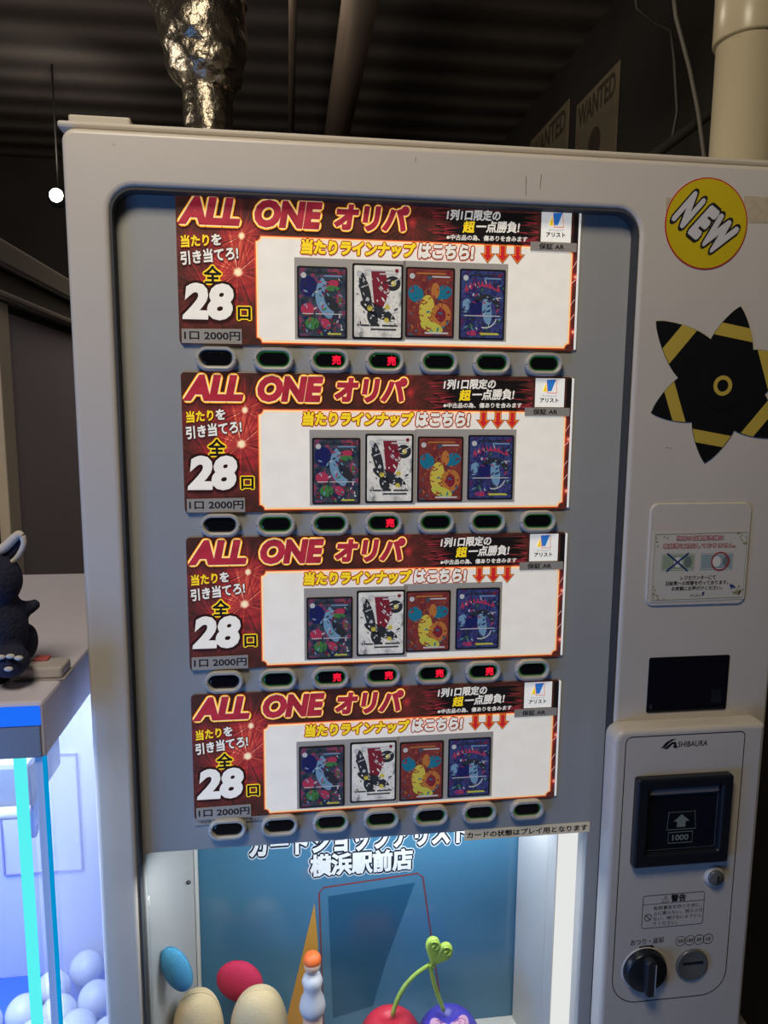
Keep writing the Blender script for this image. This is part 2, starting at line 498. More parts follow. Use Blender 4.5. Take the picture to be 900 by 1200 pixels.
for r in range(4):
    for c in range(7):
        h = H if (c, r) == (0, 0) else H.copy()
        if h is not H: COL.objects.link(h)
        h.parent = vm; x, z = bpos(c, r); h.location = (x, 0, z)
        if 'label' in h: del h['label']
        for src in (WN, UR if (c, r) in DIMR else GR) + ((SO,) if (c, r) in RED else ()):
            q = src.copy(); COL.objects.link(q); q.parent = h
for o in (WN, GR, SO, UR): bpy.data.objects.remove(o)

# showcase interior
wallwhite = mat('showcase_white', (214, 214, 210), 0.45)
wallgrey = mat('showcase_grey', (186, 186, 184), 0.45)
YB = 0.152


def vwall(mb, pts, z0, z1, t, m):            # upright wall along a ground path
    for (xa, ya), (xb, yb) in zip(pts, pts[1:]):
        d = Vector((xb - xa, yb - ya)); n = Vector((d.y, -d.x)).normalized() * t
        v = [(xa, ya), (xb, yb), (xb + n.x, yb + n.y), (xa + n.x, ya + n.y)]
        mb.add([(x, y, z0) for x, y in v] + [(x, y, z1) for x, y in v],
               [[0, 1, 2, 3], [7, 6, 5, 4], [0, 4, 5, 1], [1, 5, 6, 2], [2, 6, 7, 3], [3, 7, 4, 0]], m)


ZF = 0.517
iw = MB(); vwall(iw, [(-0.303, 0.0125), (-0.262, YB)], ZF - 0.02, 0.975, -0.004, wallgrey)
vwall(iw, [(-0.2625, YB - 0.006), (-0.2575, YB - 0.006)], ZF, 0.97, -0.004, wallwhite)
iw.build('showcase_side_panel', vm)
MB().lathe([(0.0, 0), (0.0034, 0), (0.003, 0.0012), (0.0, 0.0016)], black, at(221, 1034, 0.118), '-Y', 16).build('screw', vm)
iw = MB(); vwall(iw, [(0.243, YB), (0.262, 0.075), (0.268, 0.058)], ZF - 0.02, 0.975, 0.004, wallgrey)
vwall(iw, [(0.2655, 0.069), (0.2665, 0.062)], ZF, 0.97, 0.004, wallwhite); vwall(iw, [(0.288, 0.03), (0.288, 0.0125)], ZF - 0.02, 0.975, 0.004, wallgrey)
iw.build('showcase_side_panel', vm)
lm = MB().plate([rrect(0.2655, ZF, 0.2875, 0.972, 0.003)], 0.058, 0.034, emis('fluorescent_cover', (250, 252, 250), 0.85), bev=0.003)
lm.build('showcase_lamp', vm)
MB().box((-0.01, YB + 0.009, 0.74), (0.62, 0.006, 0.48), wallwhite).build('showcase_back', vm)
MB().box((-0.01, 0.083, ZF - 0.004), (0.60, 0.145, 0.008), wallwhite).build('showcase_floor', vm)
MB().box((-0.01, 0.083, 0.979), (0.60, 0.145, 0.006), wallwhite).build('showcase_ceiling', vm)
cl = MB()
for (px, py) in ((692, 1015), (683, 1190), (172, 1058)):
    p = at(px, py, 0.006); cl.box((p.x, 0.009, p.z), (0.006, 0.008, 0.012), mat('clip_white', (225, 225, 220), 0.3), 0.001)
cl.build('pane_clip', vm)
MB().box((-0.009, 0.0065, 0.755), (0.596, 0.003, 0.398), glass('showcase_glass', refl=0.02)).build('showcase_pane', vm)

# payment module
MX0, MX1, MZ0, MZ1, MY = 0.292, 0.4995, 0.40, 1.105, -0.05
MB().plate([rrect(MX0, MZ0, MX1, MZ1, (0.012, 0.012, 0.005, 0.016))], -0.0185, MY, cream, bev=0.006, res=4, smooth=True).build('payment_module', vm)
PM = vm
pl = MB(); lp = rrect(0.306, 0.716, 0.4705, 1.0965, (0.036, 0.036, 0.007, 0.009), 8)
ring(pl, lp, 0.0011, MY - 0.0002, ink); pl.build('module_outline', vm)
lg = MB(); y = MY - 0.0002
lg.poly([(0.3545, 1.0785), (0.360, 1.0795), (0.367, 1.0865), (0.3745, 1.0905), (0.369, 1.0905), (0.361, 1.0865)], y, ink)
lg.poly([(0.358, 1.0775), (0.364, 1.0775), (0.370, 1.0835), (0.3725, 1.0835), (0.371, 1.079), (0.377, 1.0775), (0.3745, 1.0865), (0.369, 1.0865)], y - 0.0001, ink)
lg.text('SHIBAURA', (0.3775, 1.0790, 0.418, 1.0865), y, ink, out=0.012, shear=0.1)
lg.build('maker_mark', vm)
# bill acceptor
ba = MB().plate([rrect(0.321, 0.920, 0.4525, 1.0425, 0.004), rrect(0.3375, 0.938, 0.4375, 1.0285, 0.002)], MY + 0.002, MY - 0.012, black, bev=0.0035, res=3).build('bill_acceptor', vm)
q = MB().box((0.3875, MY - 0.0055, 1.0225), (0.096, 0.003, 0.0085), mat('grey_trim', (112, 112, 112), 0.4), 0.0008).build('bill_slot', ba)
MB().box((0.3875, MY - 0.0018, 0.983), (0.098, 0.003, 0.089), mat('smoked_flap', (22, 25, 34), 0.15), 0.0006).build('bill_flap', ba)
fl = MB(); ring(fl, rrect(0.3385, 0.9395, 0.4365, 1.0155, 0.002), 0.0007, MY - 0.0036, mat('flap_edge', (92, 98, 112), 0.3)); fl.build('flap_edge', ba)
g = MB(); y = MY - 0.0038
tr = [(0.3675, 0.9665), (0.4085, 0.9665), (0.4055, 0.9915), (0.3695, 0.9915)]; ring(g, tr, 0.0009, y, greyline)
g.rect(0.3685, 0.9905, 0.4065, 0.9918, y - 0.0001, greyline)
g.poly([(0.3815, 0.970), (0.3935, 0.970), (0.3935, 0.978), (0.3990, 0.978), (0.3875, 0.988), (0.3765, 0.978), (0.3815, 0.978)], y, greyline)
ring(g, [(0.3705, 0.9475), (0.4045, 0.9475), (0.4045, 0.9635), (0.3705, 0.9635)], 0.0009, y, greyline)
g.text('1000', (0.3765, 0.9515, 0.3985, 0.9590), y, greyline, out=0.03); g.build('insert_mark', ba)
# key lock
kl = MB().lathe([(0, 0), (0.0145, 0), (0.0145, 0.002), (0.012, 0.005), (0.0105, 0.006), (0.0, 0.006)], cream, (0.4415, MY + 0.0008, 0.8935), '-Y').build('key_lock', vm)
MB().lathe([(0, 0), (0.0108, 0), (0.0108, 0.006), (0.0098, 0.0075), (0.0, 0.0075)], steel, (0.4410, MY - 0.0003, 0.8945), '-Y').build('lock_barrel', kl)
MB().box((0.4430, MY - 0.0078, 0.8935), (0.0022, 0.0008, 0.009), black).build('keyhole', kl)
# warning label
wl = MB(); y = MY - 0.0002
ring(wl, rrect(0.343, 0.8245, 0.4305, 0.8725, 0.004), 0.0007, y, ink); wl.rect(0.343, 0.8592, 0.4305, 0.8599, y, ink)
WL = wl.build('warning_label', vm)
wt = MB(); wt.text('警告', (0.3830, 0.8608, 0.4035, 0.8708), y, ink, out=0.035)
ring(wt, [(0.3695, 0.8612), (0.3800, 0.8612), (0.37475, 0.8705)], 0.0008, y, ink); wt.rect(0.3743, 0.8645, 0.3752, 0.868, y, ink); wt.rect(0.3743, 0.8627, 0.3752, 0.8636, y, ink)
for i, (t_, x1_) in enumerate((('転倒事故を防ぐために、', 0.4275), ('上に乗らない、揺さぶら', 0.4285), ('ない、傾けないようにし', 0.4285), ('てください。', 0.394))):
    wt.text(t_, (0.3590, 0.8505 - i * 0.0077, x1_, 0.8561 - i * 0.0077), y, ink)
ring(wt, circle(0.3515, 0.8405, 0.0052), 0.0008, y, ink); wt.poly([(0.3478, 0.8435), (0.3486, 0.8443), (0.3552, 0.8375), (0.3544, 0.8367)], y, ink)
wt.build('warning_text', WL)
# change return knob and coin slot
rt = MB(); rt.text('おつり・返却', (0.3295, 0.8015, 0.3760, 0.8100), y, ink, out=0.012)
arc = [(0.351 + 0.040 * math.sin(a), 0.7605 + 0.0392 * math.cos(a)) for a in [(-0.24 + 0.48 * k / 10) for k in range(11)]]
rt.poly(arc + [(x, z - 0.0022) for x, z in arc[::-1]], y, ink); rt.poly([(0.3585, 0.8005), (0.3645, 0.7962), (0.3570, 0.7952)], y - 0.0001, ink); rt.build('return_lettering', vm)
kn = MB().lathe([(0, 0), (0.0305, 0), (0.0305, 0.0015), (0.029, 0.004), (0.0285, 0.0095), (0.0265, 0.0115), (0.0, 0.0115)], black, (0.3505, MY + 0.0008, 0.7660), '-Y').build('return_knob', vm)
MB().lathe([(0.0285, 0), (0.0318, 0), (0.0318, 0.0015), (0.0285, 0.0018)], cream, (0.3505, MY + 0.0006, 0.7655), '-Y').build('knob_surround', kn)
MB().plate([rrect(0.3505 - 0.0068, 0.7660 - 0.0262, 0.3505 + 0.0068, 0.7660 + 0.0262, 0.006)], MY - 0.009, MY - 0.0215, mat('knob_grip_plastic', (38, 41, 48), 0.25), bev=0.0025, smooth=True).build('knob_grip', kn)
MB().box((0.3555, MY - 0.0222, 0.766), (0.0012, 0.001, 0.044), mat('pointer_white', (160, 160, 160), 0.4)).build('pointer_line', kn)
cs = MB().lathe([(0, 0), (0.0228, 0), (0.0228, 0.003), (0.021, 0.0048), (0.0195, 0.0042), (0.0, 0.0048)], steel, (0.4185, MY + 0.0008, 0.7655), '-Y').build('coin_slot', vm)
MB().box((0.4185, MY - 0.0042, 0.7705), (0.029, 0.0012, 0.0026), black).build('slot_opening', cs)
cn = MB()
for i, t_ in enumerate(('500', '100', '50', '10')):
    cx = 0.4005 + 0.0131 * i; ring(cn, circle(cx, 0.8015, 0.0074, 28), 0.0006, y - 0.0001 * i, ink)
    wd = 0.0046 if len(t_) == 3 else 0.0034; cn.text(t_, (cx - wd, 0.7990, cx + wd, 0.8040), y - 0.0001 * i, ink, out=0.015, shear=0.2)
cn.build('coin_lettering', vm)
# screen and notice pocket on the frame
sn = MB().plate([rrect(0.3475, 1.1135, 0.4605, 1.1895, 0.003)], -0.0185, -0.0212, mat('black_screen', (16, 17, 26), 0.1), bev=0.001).build('amount_screen', vm)
mk = MB(); mk.text('¥', (0.3505, 1.1185, 0.3555, 1.1265), -0.0214, mat('screen_grey', (60, 62, 72), 0.3)); mk.build('yen_mark', sn)
mk = MB(); mk.rect(0.437, 1.124, 0.452, 1.143, -0.0213, mat('screen_label', (28, 30, 38), 0.3)); mk.build('screen_patch', sn)
pk = MB().plate([rrect(0.3365, 1.259, 0.4745, 1.3925, 0.011)], -0.019, -0.0225, cream, bev=0.0015, res=3, smooth=True)
pk.build('notice_pocket', vm)

# ------------------------------------------------------------------ prize signs (four, one per button row)
burst = burst_material()
CARDART = [
    palette_material('abstract_picture_a', [(84, 118, 60), (30, 32, 72), (52, 60, 60), (56, 66, 82), (140, 50, 82), (60, 100, 56)], 75),
    palette_material('abstract_picture_b', [(70, 70, 72), (196, 192, 186), (214, 210, 200), (200, 198, 192), (90, 86, 86)], 55),
    palette_material('abstract_picture_c', [(40, 90, 110), (96, 44, 44), (122, 56, 50), (104, 44, 44), (132, 70, 54)], 50),
    palette_material('abstract_picture_d', [(70, 110, 72), (34, 28, 74), (58, 70, 116), (48, 40, 84), (124, 46, 92)], 80)]
CB = [mat('card_edge_dark', (34, 32, 36), 0.3, emit=0.3), mat('card_edge_black', (24, 24, 26), 0.3, emit=0.1), mat('card_edge_plum', (46, 34, 40), 0.3, emit=0.15), mat('card_edge_navy', (32, 36, 48), 0.3, emit=0.15)]
for n_, c_ in (('lightblue', (104, 138, 164)), ('wine', (116, 36, 48)), ('gold', (186, 170, 70)), ('teal', (30, 104, 128)), ('ochre', (166, 104, 52)), ('lime', (176, 172, 70)),
               ('magenta', (160, 52, 78)), ('green', (62, 112, 62)), ('coal', (44, 46, 50)), ('silver', (176, 176, 176)), ('white', (214, 210, 202)), ('rust', (142, 66, 52)), ('violet', (74, 52, 120)), ('navy', (30, 34, 84))):
    pr('card_' + n_, c_, 0.42)


def arcband(cx, cz, r0, r1, a0, a1, n=16):
    a = [a0 + (a1 - a0) * k / n for k in range(n + 1)]
    return [(cx + r1 * math.cos(t), cz + r1 * math.sin(t)) for t in a] + [(cx + r0 * math.cos(t), cz + r0 * math.sin(t)) for t in a[::-1]]


def ell(cx, cz, a, b_, rot=0, n=24):
    c, s = math.cos(rot), math.sin(rot)
    return [(cx + a * math.cos(2 * PI * k / n) * c - b_ * math.sin(2 * PI * k / n) * s, cz + a * math.cos(2 * PI * k / n) * s + b_ * math.sin(2 * PI * k / n) * c) for k in range(n)]


SHARDS = [('navy', 'magenta', 'green', 'coal', 'lightblue', 'silver', 'coal', 'wine'), ('silver', 'white', 'white', 'silver', 'silver', 'coal'), ('wine', 'ochre', 'wine', 'teal', 'rust', 'rust'), ('navy', 'lightblue', 'coal', 'navy', 'magenta', 'silver', 'violet')]


def card_art(k):
    """unit card, 0.058 x 0.081, centre at origin: an abstract picture with text bars"""
    mb = MB(); y = -0.0014
    def A(p, m, d=1): mb.poly(p, y - 0.00012 * d, P['card_' + m])
    mb.plate([rrect(-0.0268, -0.0383, 0.0268, 0.0383, 0.0015)], y + 0.0002, y, CARDART[k])
    if k == 0:
        A(ell(-0.016, 0.018, 0.010, 0.012), 'navy'); A(arcband(0.022, 0.008, 0.020, 0.030, 2.4, 4.3), 'lightblue', 2); A(ell(-0.017, -0.008, 0.008, 0.007), 'magenta', 2)
        A(ell(0.010, 0.020, 0.010, 0.005, 0.3), 'magenta', 2); A(ell(0.012, 0.016, 0.008, 0.003), 'green', 3); A(ell(-0.012, -0.024, 0.008, 0.007), 'green', 2); A(ell(0.012, -0.003, 0.014, 0.006, -0.9), 'coal', 1)
        mb.rect(0.006, -0.0365, 0.022, -0.0345, y - 0.0005, P['card_lime']); A(ell(0.004, -0.024, 0.007, 0.005, -0.8), 'magenta', 3)
    elif k == 1:
        A([(-0.008, 0.034), (0.008, 0.034), (0.014, 0.012), (0.006, -0.006), (-0.004, -0.004)], 'wine', 2); A(ell(-0.014, 0.010, 0.0055, 0.022, 0.25), 'coal', 1); A(ell(0.017, 0.020, 0.009, 0.008), 'coal', 1)
        for x, z in ((0.018, 0.020), (0.011, -0.006), (-0.009, -0.007), (0.010, -0.020)): A(ell(x, z, 0.003, 0.003), 'gold', 3)
        A(ell(0.000, -0.010, 0.022, 0.0065, -0.45), 'coal', 2); A(ell(-0.006, -0.017, 0.006, 0.009, 0.3), 'coal', 2)
        for i, (a_, b_) in enumerate(((-0.023, 0.002), (0.005, 0.023), (-0.008, 0.022))): mb.rect(a_, -0.0265 - 0.003 * (i // 2) * 1.4, b_, -0.0247 - 0.003 * (i // 2) * 1.4, y - 0.0005, P['card_coal'])
    elif k == 2:
        A(ell(-0.017, 0.010, 0.009, 0.010, 0.4), 'teal'); A(ell(0.015, 0.012, 0.011, 0.008, 0.2), 'teal'); A(ell(-0.004, -0.008, 0.009, 0.017, -0.1), 'gold', 2); A(ell(0.013, -0.014, 0.012, 0.014), 'ochre', 2)
        A(ell(0.002, -0.028, 0.014, 0.006, -0.3), 'lime', 3); A(ell(0.006, 0.014, 0.005, 0.009), 'ochre', 3); A(ell(0.013, -0.014, 0.006, 0.008), 'wine', 3)
        mb.rect(-0.006, -0.0360, 0.022, -0.0340, y - 0.0005, P['card_silver'])
    else:
        for i in range(9): A([(-0.023 + i * 0.0050, 0.016 + 0.005 * math.sin(i * 0.4)), (-0.0205 + i * 0.005, 0.0235 + 0.004 * math.sin(i * 0.4)), (-0.0175 + i * 0.0050, 0.015 + 0.005 * math.sin(i * 0.4))], 'magenta', 1)
        A(arcband(0.004, -0.008, 0.014, 0.020, 0.2, 2.4), 'coal', 2); A(ell(0.006, -0.008, 0.006, 0.015, 0.15), 'lightblue', 3)
        A(ell(-0.020, 0.0, 0.005, 0.007), 'lightblue', 2); A(ell(-0.008, -0.004, 0.009, 0.009), 'navy', 2); A(arcband(0.004, -0.012, 0.014, 0.0155, 4.4, 6.0), 'silver', 3); A(ell(-0.012, -0.033, 0.007, 0.003), 'magenta', 3)
        mb.rect(-0.002, -0.0350, 0.022, -0.0325, y - 0.0005, P['card_lime'])
    rs = random.Random(20 + k)
    for i in range(90):
        x, z = rs.uniform(-0.024, 0.024), rs.uniform(-0.034, 0.027); a = rs.uniform(0, PI); l, h_ = rs.uniform(0.001, 0.0036), rs.uniform(0.0004, 0.0012)
        x = max(-0.0245 + l, min(0.0245 - l, x))
        mb.poly(ell(x, z, l, h_, a, 6), y - 0.00050 - 0.000002 * i, P['card_' + rs.choice(SHARDS[k])])
    mb.rect(-0.016, 0.0325, 0.018, 0.0342, y - 0.0005, P['card_' + ('silver' if k == 1 else 'ochre' if k == 2 else 'coal')])
    mb.poly(circle(-0.0215, 0.030, 0.0032, 16), y - 0.0006, P['card_silver']); mb.poly(circle(0.0215, 0.0335, 0.0022, 12), y - 0.0006, P['card_wine'])
    mb.rect(0.002, 0.0290, 0.023, 0.0306, y - 0.0005, P['card_lightblue' if k in (0, 3) else 'card_silver'])
    if k in (0, 3): mb.rect(-0.023, -0.0135, 0.023, -0.0125, y - 0.0006, P['card_silver'])
    return mb


SIGNS = [
    (1.7432, 'topmost backlit red sign with four cards, directly under the machine frame top', [(-104, -46, -154, -73), (-40, 20, -154, -68), (23, 82, -151, -70), (88, 144, -152, -70)]),
    (1.5470, 'backlit red sign between the first and second rows of buttons', [(-88, -30, -154, -74), (-24, 35, -153, -69), (40, 97, -152, -72), (103, 161, -150, -70)]),
    (1.3525, 'backlit red sign between the second and third rows of buttons', [(-96, -39, -154, -75), (-34, 27, -152, -68), (28, 85, -149, -70), (92, 149, -148, -68)]),
    (1.1560, 'lowest backlit red sign with a small print strip under its price label', [(-107, -49, -155, -72), (-42, 18, -152, -70), (22, 80, -154, -73), (86, 143, -153, -72)])]

root = empty('prize_sign', (0, 0, 0))
HS = 0.1635
MB().plate([rrect(-0.2385, -HS, 0.2345, 0.0015, 0.005)], 0.0, -0.0022, burst, bev=0.0005, res=1).build('sign_panel', root)
Y = -0.0024
mk = MB()
mk.plate([rrect(0.2335, -HS + 0.002, 0.2362, 0.0, 0.0012)], 0.0, -0.0030, mat('acrylic_edge', (236, 236, 230), 0.25, emit=0.45), bev=0.0006)  # light caught in the acrylic edge, put in as white self-glow
mk.build('acrylic_edge', root)
# black banner with ragged ends, top right
bb_ = MB(); n = 9; rag = []
rnd = random.Random(3)
for i in range(n):
    z = -0.004 - 0.036 * i / (n - 1); rag.append((0.062 + (0.016 if i % 2 else -0.006) + rnd.uniform(-.004, .004), z))
rag2 = []
for i in range(n):
    z = -0.040 + 0.036 * i / (n - 1); rag2.append((0.178 + (-0.016 if i % 2 else 0.006) + rnd.uniform(-.004, .004), z))
bb_.poly(rag + rag2, Y, P['black'])
for i in range(26):
    left = i % 2 == 0; z = -0.003 - 0.038 * rnd.random(); x = 0.052 + rnd.uniform(-.004, .018) if left else 0.186 - rnd.uniform(-.004, .018)
    d = 1 if left else -1; l = rnd.uniform(0.010, 0.026); h_ = rnd.uniform(.0005, .0013)
    bb_.poly([(x, z + h_), (x, z - h_), (x + d * l, z + rnd.uniform(-.003, .003))], Y - 0.0001 - 0.00001 * i, P['maroon'])
bb_.rect(0.227, -0.037, 0.2330, -0.0005, Y, P['black'])
for (x, z, a) in ((0.2275, -0.066, 0.9), (0.2265, -0.084, 0.5), (0.2265, -0.110, 0.8), (0.227, -0.127, 0.75)):
    bb_.poly([(x, z), (x + 0.0055, z + 0.0055 * a * 1.8), (x + 0.0055, z + 0.0055 * a * 1.8 + 0.0012), (x, z + 0.0011)], Y - 0.0002, P['pink'])
bb_.build('ragged_banner', root)
# white card box with orange rim
ib = MB(); Z0, Z1, XA, XB = -0.1590, -0.0425, -0.1495, 0.2260
ib.poly(scoop(XA - 0.0022, Z0 - 0.0022, XB + 0.0022, Z1 + 0.0022, 0.0062), Y - 0.0001, P['redorange'])
ib.poly(scoop(XA - 0.0008, Z0 - 0.0008, XB + 0.0008, Z1 + 0.0008, 0.0056), Y - 0.0003, P['cream'])
ib.poly(scoop(XA + 0.0007, Z0 + 0.0007, XB - 0.0007, Z1 - 0.0007, 0.0050), Y - 0.0005, P['peach'])
ib.poly(scoop(XA + 0.0013, Z0 + 0.0013, XB - 0.0013, Z1 - 0.0013, 0.0047), Y - 0.0007, P['white'])
ib.build('lineup_box', root)
# title


def layered(name, body, box, layers, shear=0.0, rot=0.0, y0=Y - 0.0009):
    mb = MB()
    for i, (m, o) in enumerate(layers): mb.text(body, box, y0 - 0.00022 * i, P[m], out=o, shear=shear, rot=rot)
    return mb


TL = [('dark', 0.165), ('orange', 0.138), ('yellow', 0.122), ('cream', 0.100), ('crimson', 0.066)]
t = layered('t', 'ALL', (-0.2325, -0.0295, -0.1700, -0.0040), TL, 0.22); t.build('title_lettering', root)
t = layered('t', 'ONE', (-0.1490, -0.0300, -0.0765, -0.0042), TL, 0.18); t.build('title_lettering', root)
t = layered('t', 'オリパ', (-0.0590, -0.0300, 0.0250, -0.0042), TL, 0.16); t.build('title_lettering', root)
# slogan
t = layered('t', '当たり', (-0.2330, -0.0570, -0.2020, -0.0445), [('dark', 0.10), ('brown', 0.07), ('yellow', 0.035)], 0.1, 0.09)
for i, (m_, o_) in enumerate((('dark', 0.1), ('white', 0.035))): t.text('を', (-0.1990, -0.0535, -0.1885, -0.0420), Y - 0.0011 - .0002 * i, P[m_], out=o_, shear=0.1, rot=0.09)
for i, (m_, o_) in enumerate((('dark', 0.1), ('white', 0.035))): t.text('引き当てろ!', (-0.2330, -0.0760, -0.1690, -0.0620), Y - 0.0011 - .0002 * i, P[m_], out=o_, shear=0.1, rot=0.13)
t.build('slogan_lettering', root)
t = layered('t', '全', (-0.2085, -0.0950, -0.1900, -0.0765), [('yellow', 0.115), ('black', 0.035)])
for i, (m_, o_) in enumerate((('dark', 0.115), ('white', 0.054))): t.text('28', (-0.2310, -0.1335, -0.1790, -0.0980), Y - 0.0013 - .0003 * i, P[m_], out=o_, shear=0.12)
for i, (m_, o_) in enumerate((('yellow', 0.115), ('black', 0.04))): t.text('口', (-0.1715, -0.1345, -0.1580, -0.1210), Y - 0.0009 - .00022 * i, P[m_], out=o_)
t.build('count_lettering', root)
# line-up heading
t = MB()
for i, (m_, o_) in enumerate((('redorange', 0.15), ('brown', 0.125), ('yellow', 0.062))): t.text('当たりラインナップ', (-0.0985, -0.0590, 0.0340, -0.0440), Y - 0.0012 - .00022 * i, P[m_], out=o_, shear=0.1)
for i, (m_, o_) in enumerate((('redorange', 0.15), ('brown', 0.125), ('white', 0.062))): t.text('はこちら!', (0.0385, -0.0588, 0.1040, -0.0435), Y - 0.0012 - .00022 * i, P[m_], out=o_, shear=0.1)
for k in range(3):
    cx = 0.1215 + 0.0183 * k; cz = -0.0515
    ar = lambda s: [(cx - .0032 - s, cz + .0098 + s), (cx + .0032 + s, cz + .0098 + s), (cx + .0032 + s, cz - .0010 + s), (cx + .0072 + s * 1.8, cz - .0010 + s), (cx, cz - .0098 - s * 1.4), (cx - .0072 - s * 1.8, cz - .0010 + s), (cx - .0032 - s, cz - .0010 + s)]
    t.poly(ar(0.0012), Y - 0.0012, P['brown']); t.poly(ar(0.0004), Y - 0.0014, P['orange']); t.poly(ar(-0.0007), Y - 0.0016, P['red'])
t.build('lineup_heading', root)
# right hand text
t = MB()
t.text('1列1口限定の', (0.0715, -0.0150, 0.1360, -0.0035), Y - 0.0003, P['white'], out=0.035, shear=0.15, rot=0.02)
t.text('超', (0.0910, -0.0285, 0.1050, -0.0160), Y - 0.0003, P['yellow'], out=0.035, shear=0.12, rot=0.02)
t.text('一点勝負!', (0.1075, -0.0275, 0.1600, -0.0150), Y - 0.0003, P['white'], out=0.03, shear=0.15, rot=0.02)
t.text('※中古品の為、傷ありを含みます', (0.0715, -0.0375, 0.1700, -0.0315), Y - 0.0003, P['white'], out=0.025, shear=0.1, rot=0.01)
t.build('condition_lettering', root)
lgp = MB(); lgp.rect(0.1865, -0.0355, 0.2240, -0.0003, Y - 0.0002, P['paper'])
yy = Y - 0.0005
lgp.poly([(0.2005, -0.0025), (0.2130, -0.0015), (0.2145, -0.0185), (0.2020, -0.0185)], yy, P['redorange']); lgp.poly([(0.2012, -0.0030), (0.2124, -0.0022), (0.2138, -0.0178), (0.2027, -0.0178)], yy - 0.0001, P['paper'])
lgp.poly([(0.2005, -0.0022), (0.2125, -0.0015), (0.2070, -0.0160), (0.2025, -0.0160)], yy - 0.0002, P['blue']); lgp.poly([(0.1998, -0.0055), (0.2012, -0.0165), (0.1960, -0.0165)], yy - 0.0002, P['yellow'])
lgp.text('カードショップ', (0.1960, -0.0228, 0.2140, -0.0205), yy, P['tapeink']); lgp.text('アリスト', (0.1930, -0.0295, 0.2165, -0.0245), yy, P['tapeink'], out=0.03)
lgp.build('shop_logo', root)
t = MB(); t.plate([rrect(0.1735, -0.0465, 0.2310, -0.0362, 0.0005)], Y - 0.0012, Y - 0.0022, P['tape']); t.text('保証 AR', (0.1840, -0.0445, 0.2150, -0.0378), Y - 0.0024, P['tapeink'], out=0.02); t.build('grade_label', root)
t = MB(); t.plate([[(-0.2355, -0.1625), (-0.1680, -0.1625), (-0.1680, -0.1455), (-0.2355, -0.1465)]], Y - 0.0014, Y - 0.0022, P['tape']); t.text('1口 2000円', (-0.2325, -0.1585, -0.1700, -0.1490), Y - 0.0024, P['tapeink'], out=0.02); t.build('price_label', root)
ARTS = [card_art(k).build('card_picture') for k in range(4)]
CARDM = [MB().plate([rrect(-0.029, -0.0405, 0.029, 0.0405, 0.0022)], -0.0002, -0.0010, CB[k]) for k in range(4)]
CARDO = [CARDM[k].build('trading_card') for k in range(4)]
CN = ['trading card with a dark picture and a pale blue swoosh', 'trading card with a white and charcoal picture and a wine red patch', 'trading card with a brown red picture and a yellow patch', 'trading card with a violet blue picture']
for i, (zt, lab, cards) in enumerate(SIGNS):
    r = root if i == 0 else copy_tree(root)
    r.location = (0, -0.0002, zt); tag(r, lab, 'sign', 'backlit prize signs'); r['cards'] = 0; del r['cards']
for i, r in enumerate([o for o in list(S.objects) if o.name.startswith('prize_sign')]):
    zt, lab, cards = SIGNS[i]
    for a, b2 in ((0, 1), (2, 3)):
        x0 = cards[a][0] / 1000 - 0.003; x1 = cards[b2][1] / 1000 + 0.003
        z0 = max(min(cards[a][2], cards[b2][2]) / 1000 - 0.0015, -0.158); z1 = max(cards[a][3], cards[b2][3]) / 1000 + (0.007 if a else 0.0045)
        MB().plate([[(x0, z0), (x1, z0), (x1, z1), (x0, z1)]], Y - 0.0008, Y - 0.0012, P['sleeve']).build('card_sleeve_sheet', r)
    for k, (xa, xb, za, zb) in enumerate(cards):
        c = CARDO[k].copy(); COL.objects.link(c); c.parent = r
        c.location = ((xa + xb) / 2000, Y - 0.0014, (za + zb) / 2000); c.scale = ((xb - xa) / 58.0, 1, (zb - za) / 81.0)
        c['label'] = CN[k]
        p = ARTS[k].copy(); COL.objects.link(p); p.parent = c
    if i == 3:
        t = MB(); t.plate([[(-0.2375, -0.1715), (-0.1290, -0.1690), (-0.1290, -0.1620), (-0.2375, -0.1620)]], Y + 0.0016, Y + 0.0008, P['tape'])
        t.text('中古商品の為キズ有りを含む場合がございます', (-0.2310, -0.1700, -0.1330, -0.1650), Y + 0.0006, P['tapeink']); t.build('small_print_strip', r)
for o in ARTS + CARDO: bpy.data.objects.remove(o)

# condition tape below the signs
t = MB(); t.plate([rrect(0.1115, 0.9375, 0.2865, 0.9520, 0.0004)], -0.0001, -0.0008, mat('cream_tape', (222, 208, 178), 0.5, emit=0.12))
ct = t.build('condition_label'); ct.location = (0, 0, 0)
tag(ct, 'thin cream label strip with black lettering along the top edge of the showcase', 'label')
MB().text('カードの状態はプレイ用となります', (0.1150, 0.9405, 0.2830, 0.9490), -0.0010, ink, out=0.03).build('label_lettering', ct)

# ------------------------------------------------------------------ stickers and notice on the frame
yF = -0.0201
ns = empty('new_sticker', (0.3865, yF, 1.7315), 'round yellow sticker reading NEW with a thin red rim', 'sticker')
MB().plate([circle(0, 0, 0.0530, 64)], 0.0, -0.0007, mat('sticker_red', (186, 40, 40), 0.4)).build('rim', ns)
MB().plate([circle(0, 0, 0.0515, 64)], -0.0007, -0.0009, mat('sticker_yellow', (206, 182, 30), 0.35, var=0.03, scale=40)).build('disc', ns)
t = MB()
nwh = mat('sticker_white', (206, 204, 206), 0.4); RT = -0.60
for ch, u0, u1 in (('N', -0.0385, -0.0185), ('E', -0.0120, 0.0040), ('W', 0.0085, 0.0365)):
    for i, (m_, o_) in enumerate(((ink, 0.150), (nwh, 0.075))):
        v0 = -0.0195; x_ = u0 * math.cos(RT) - v0 * math.sin(RT); z_ = u0 * math.sin(RT) + v0 * math.cos(RT)
        t.text(ch, (x_, z_, x_ + u1 - u0, z_ + 0.0365), -0.0011 - 0.0003 * i, m_, out=o_, shear=0.25, rot=RT)
t.build('lettering', ns)
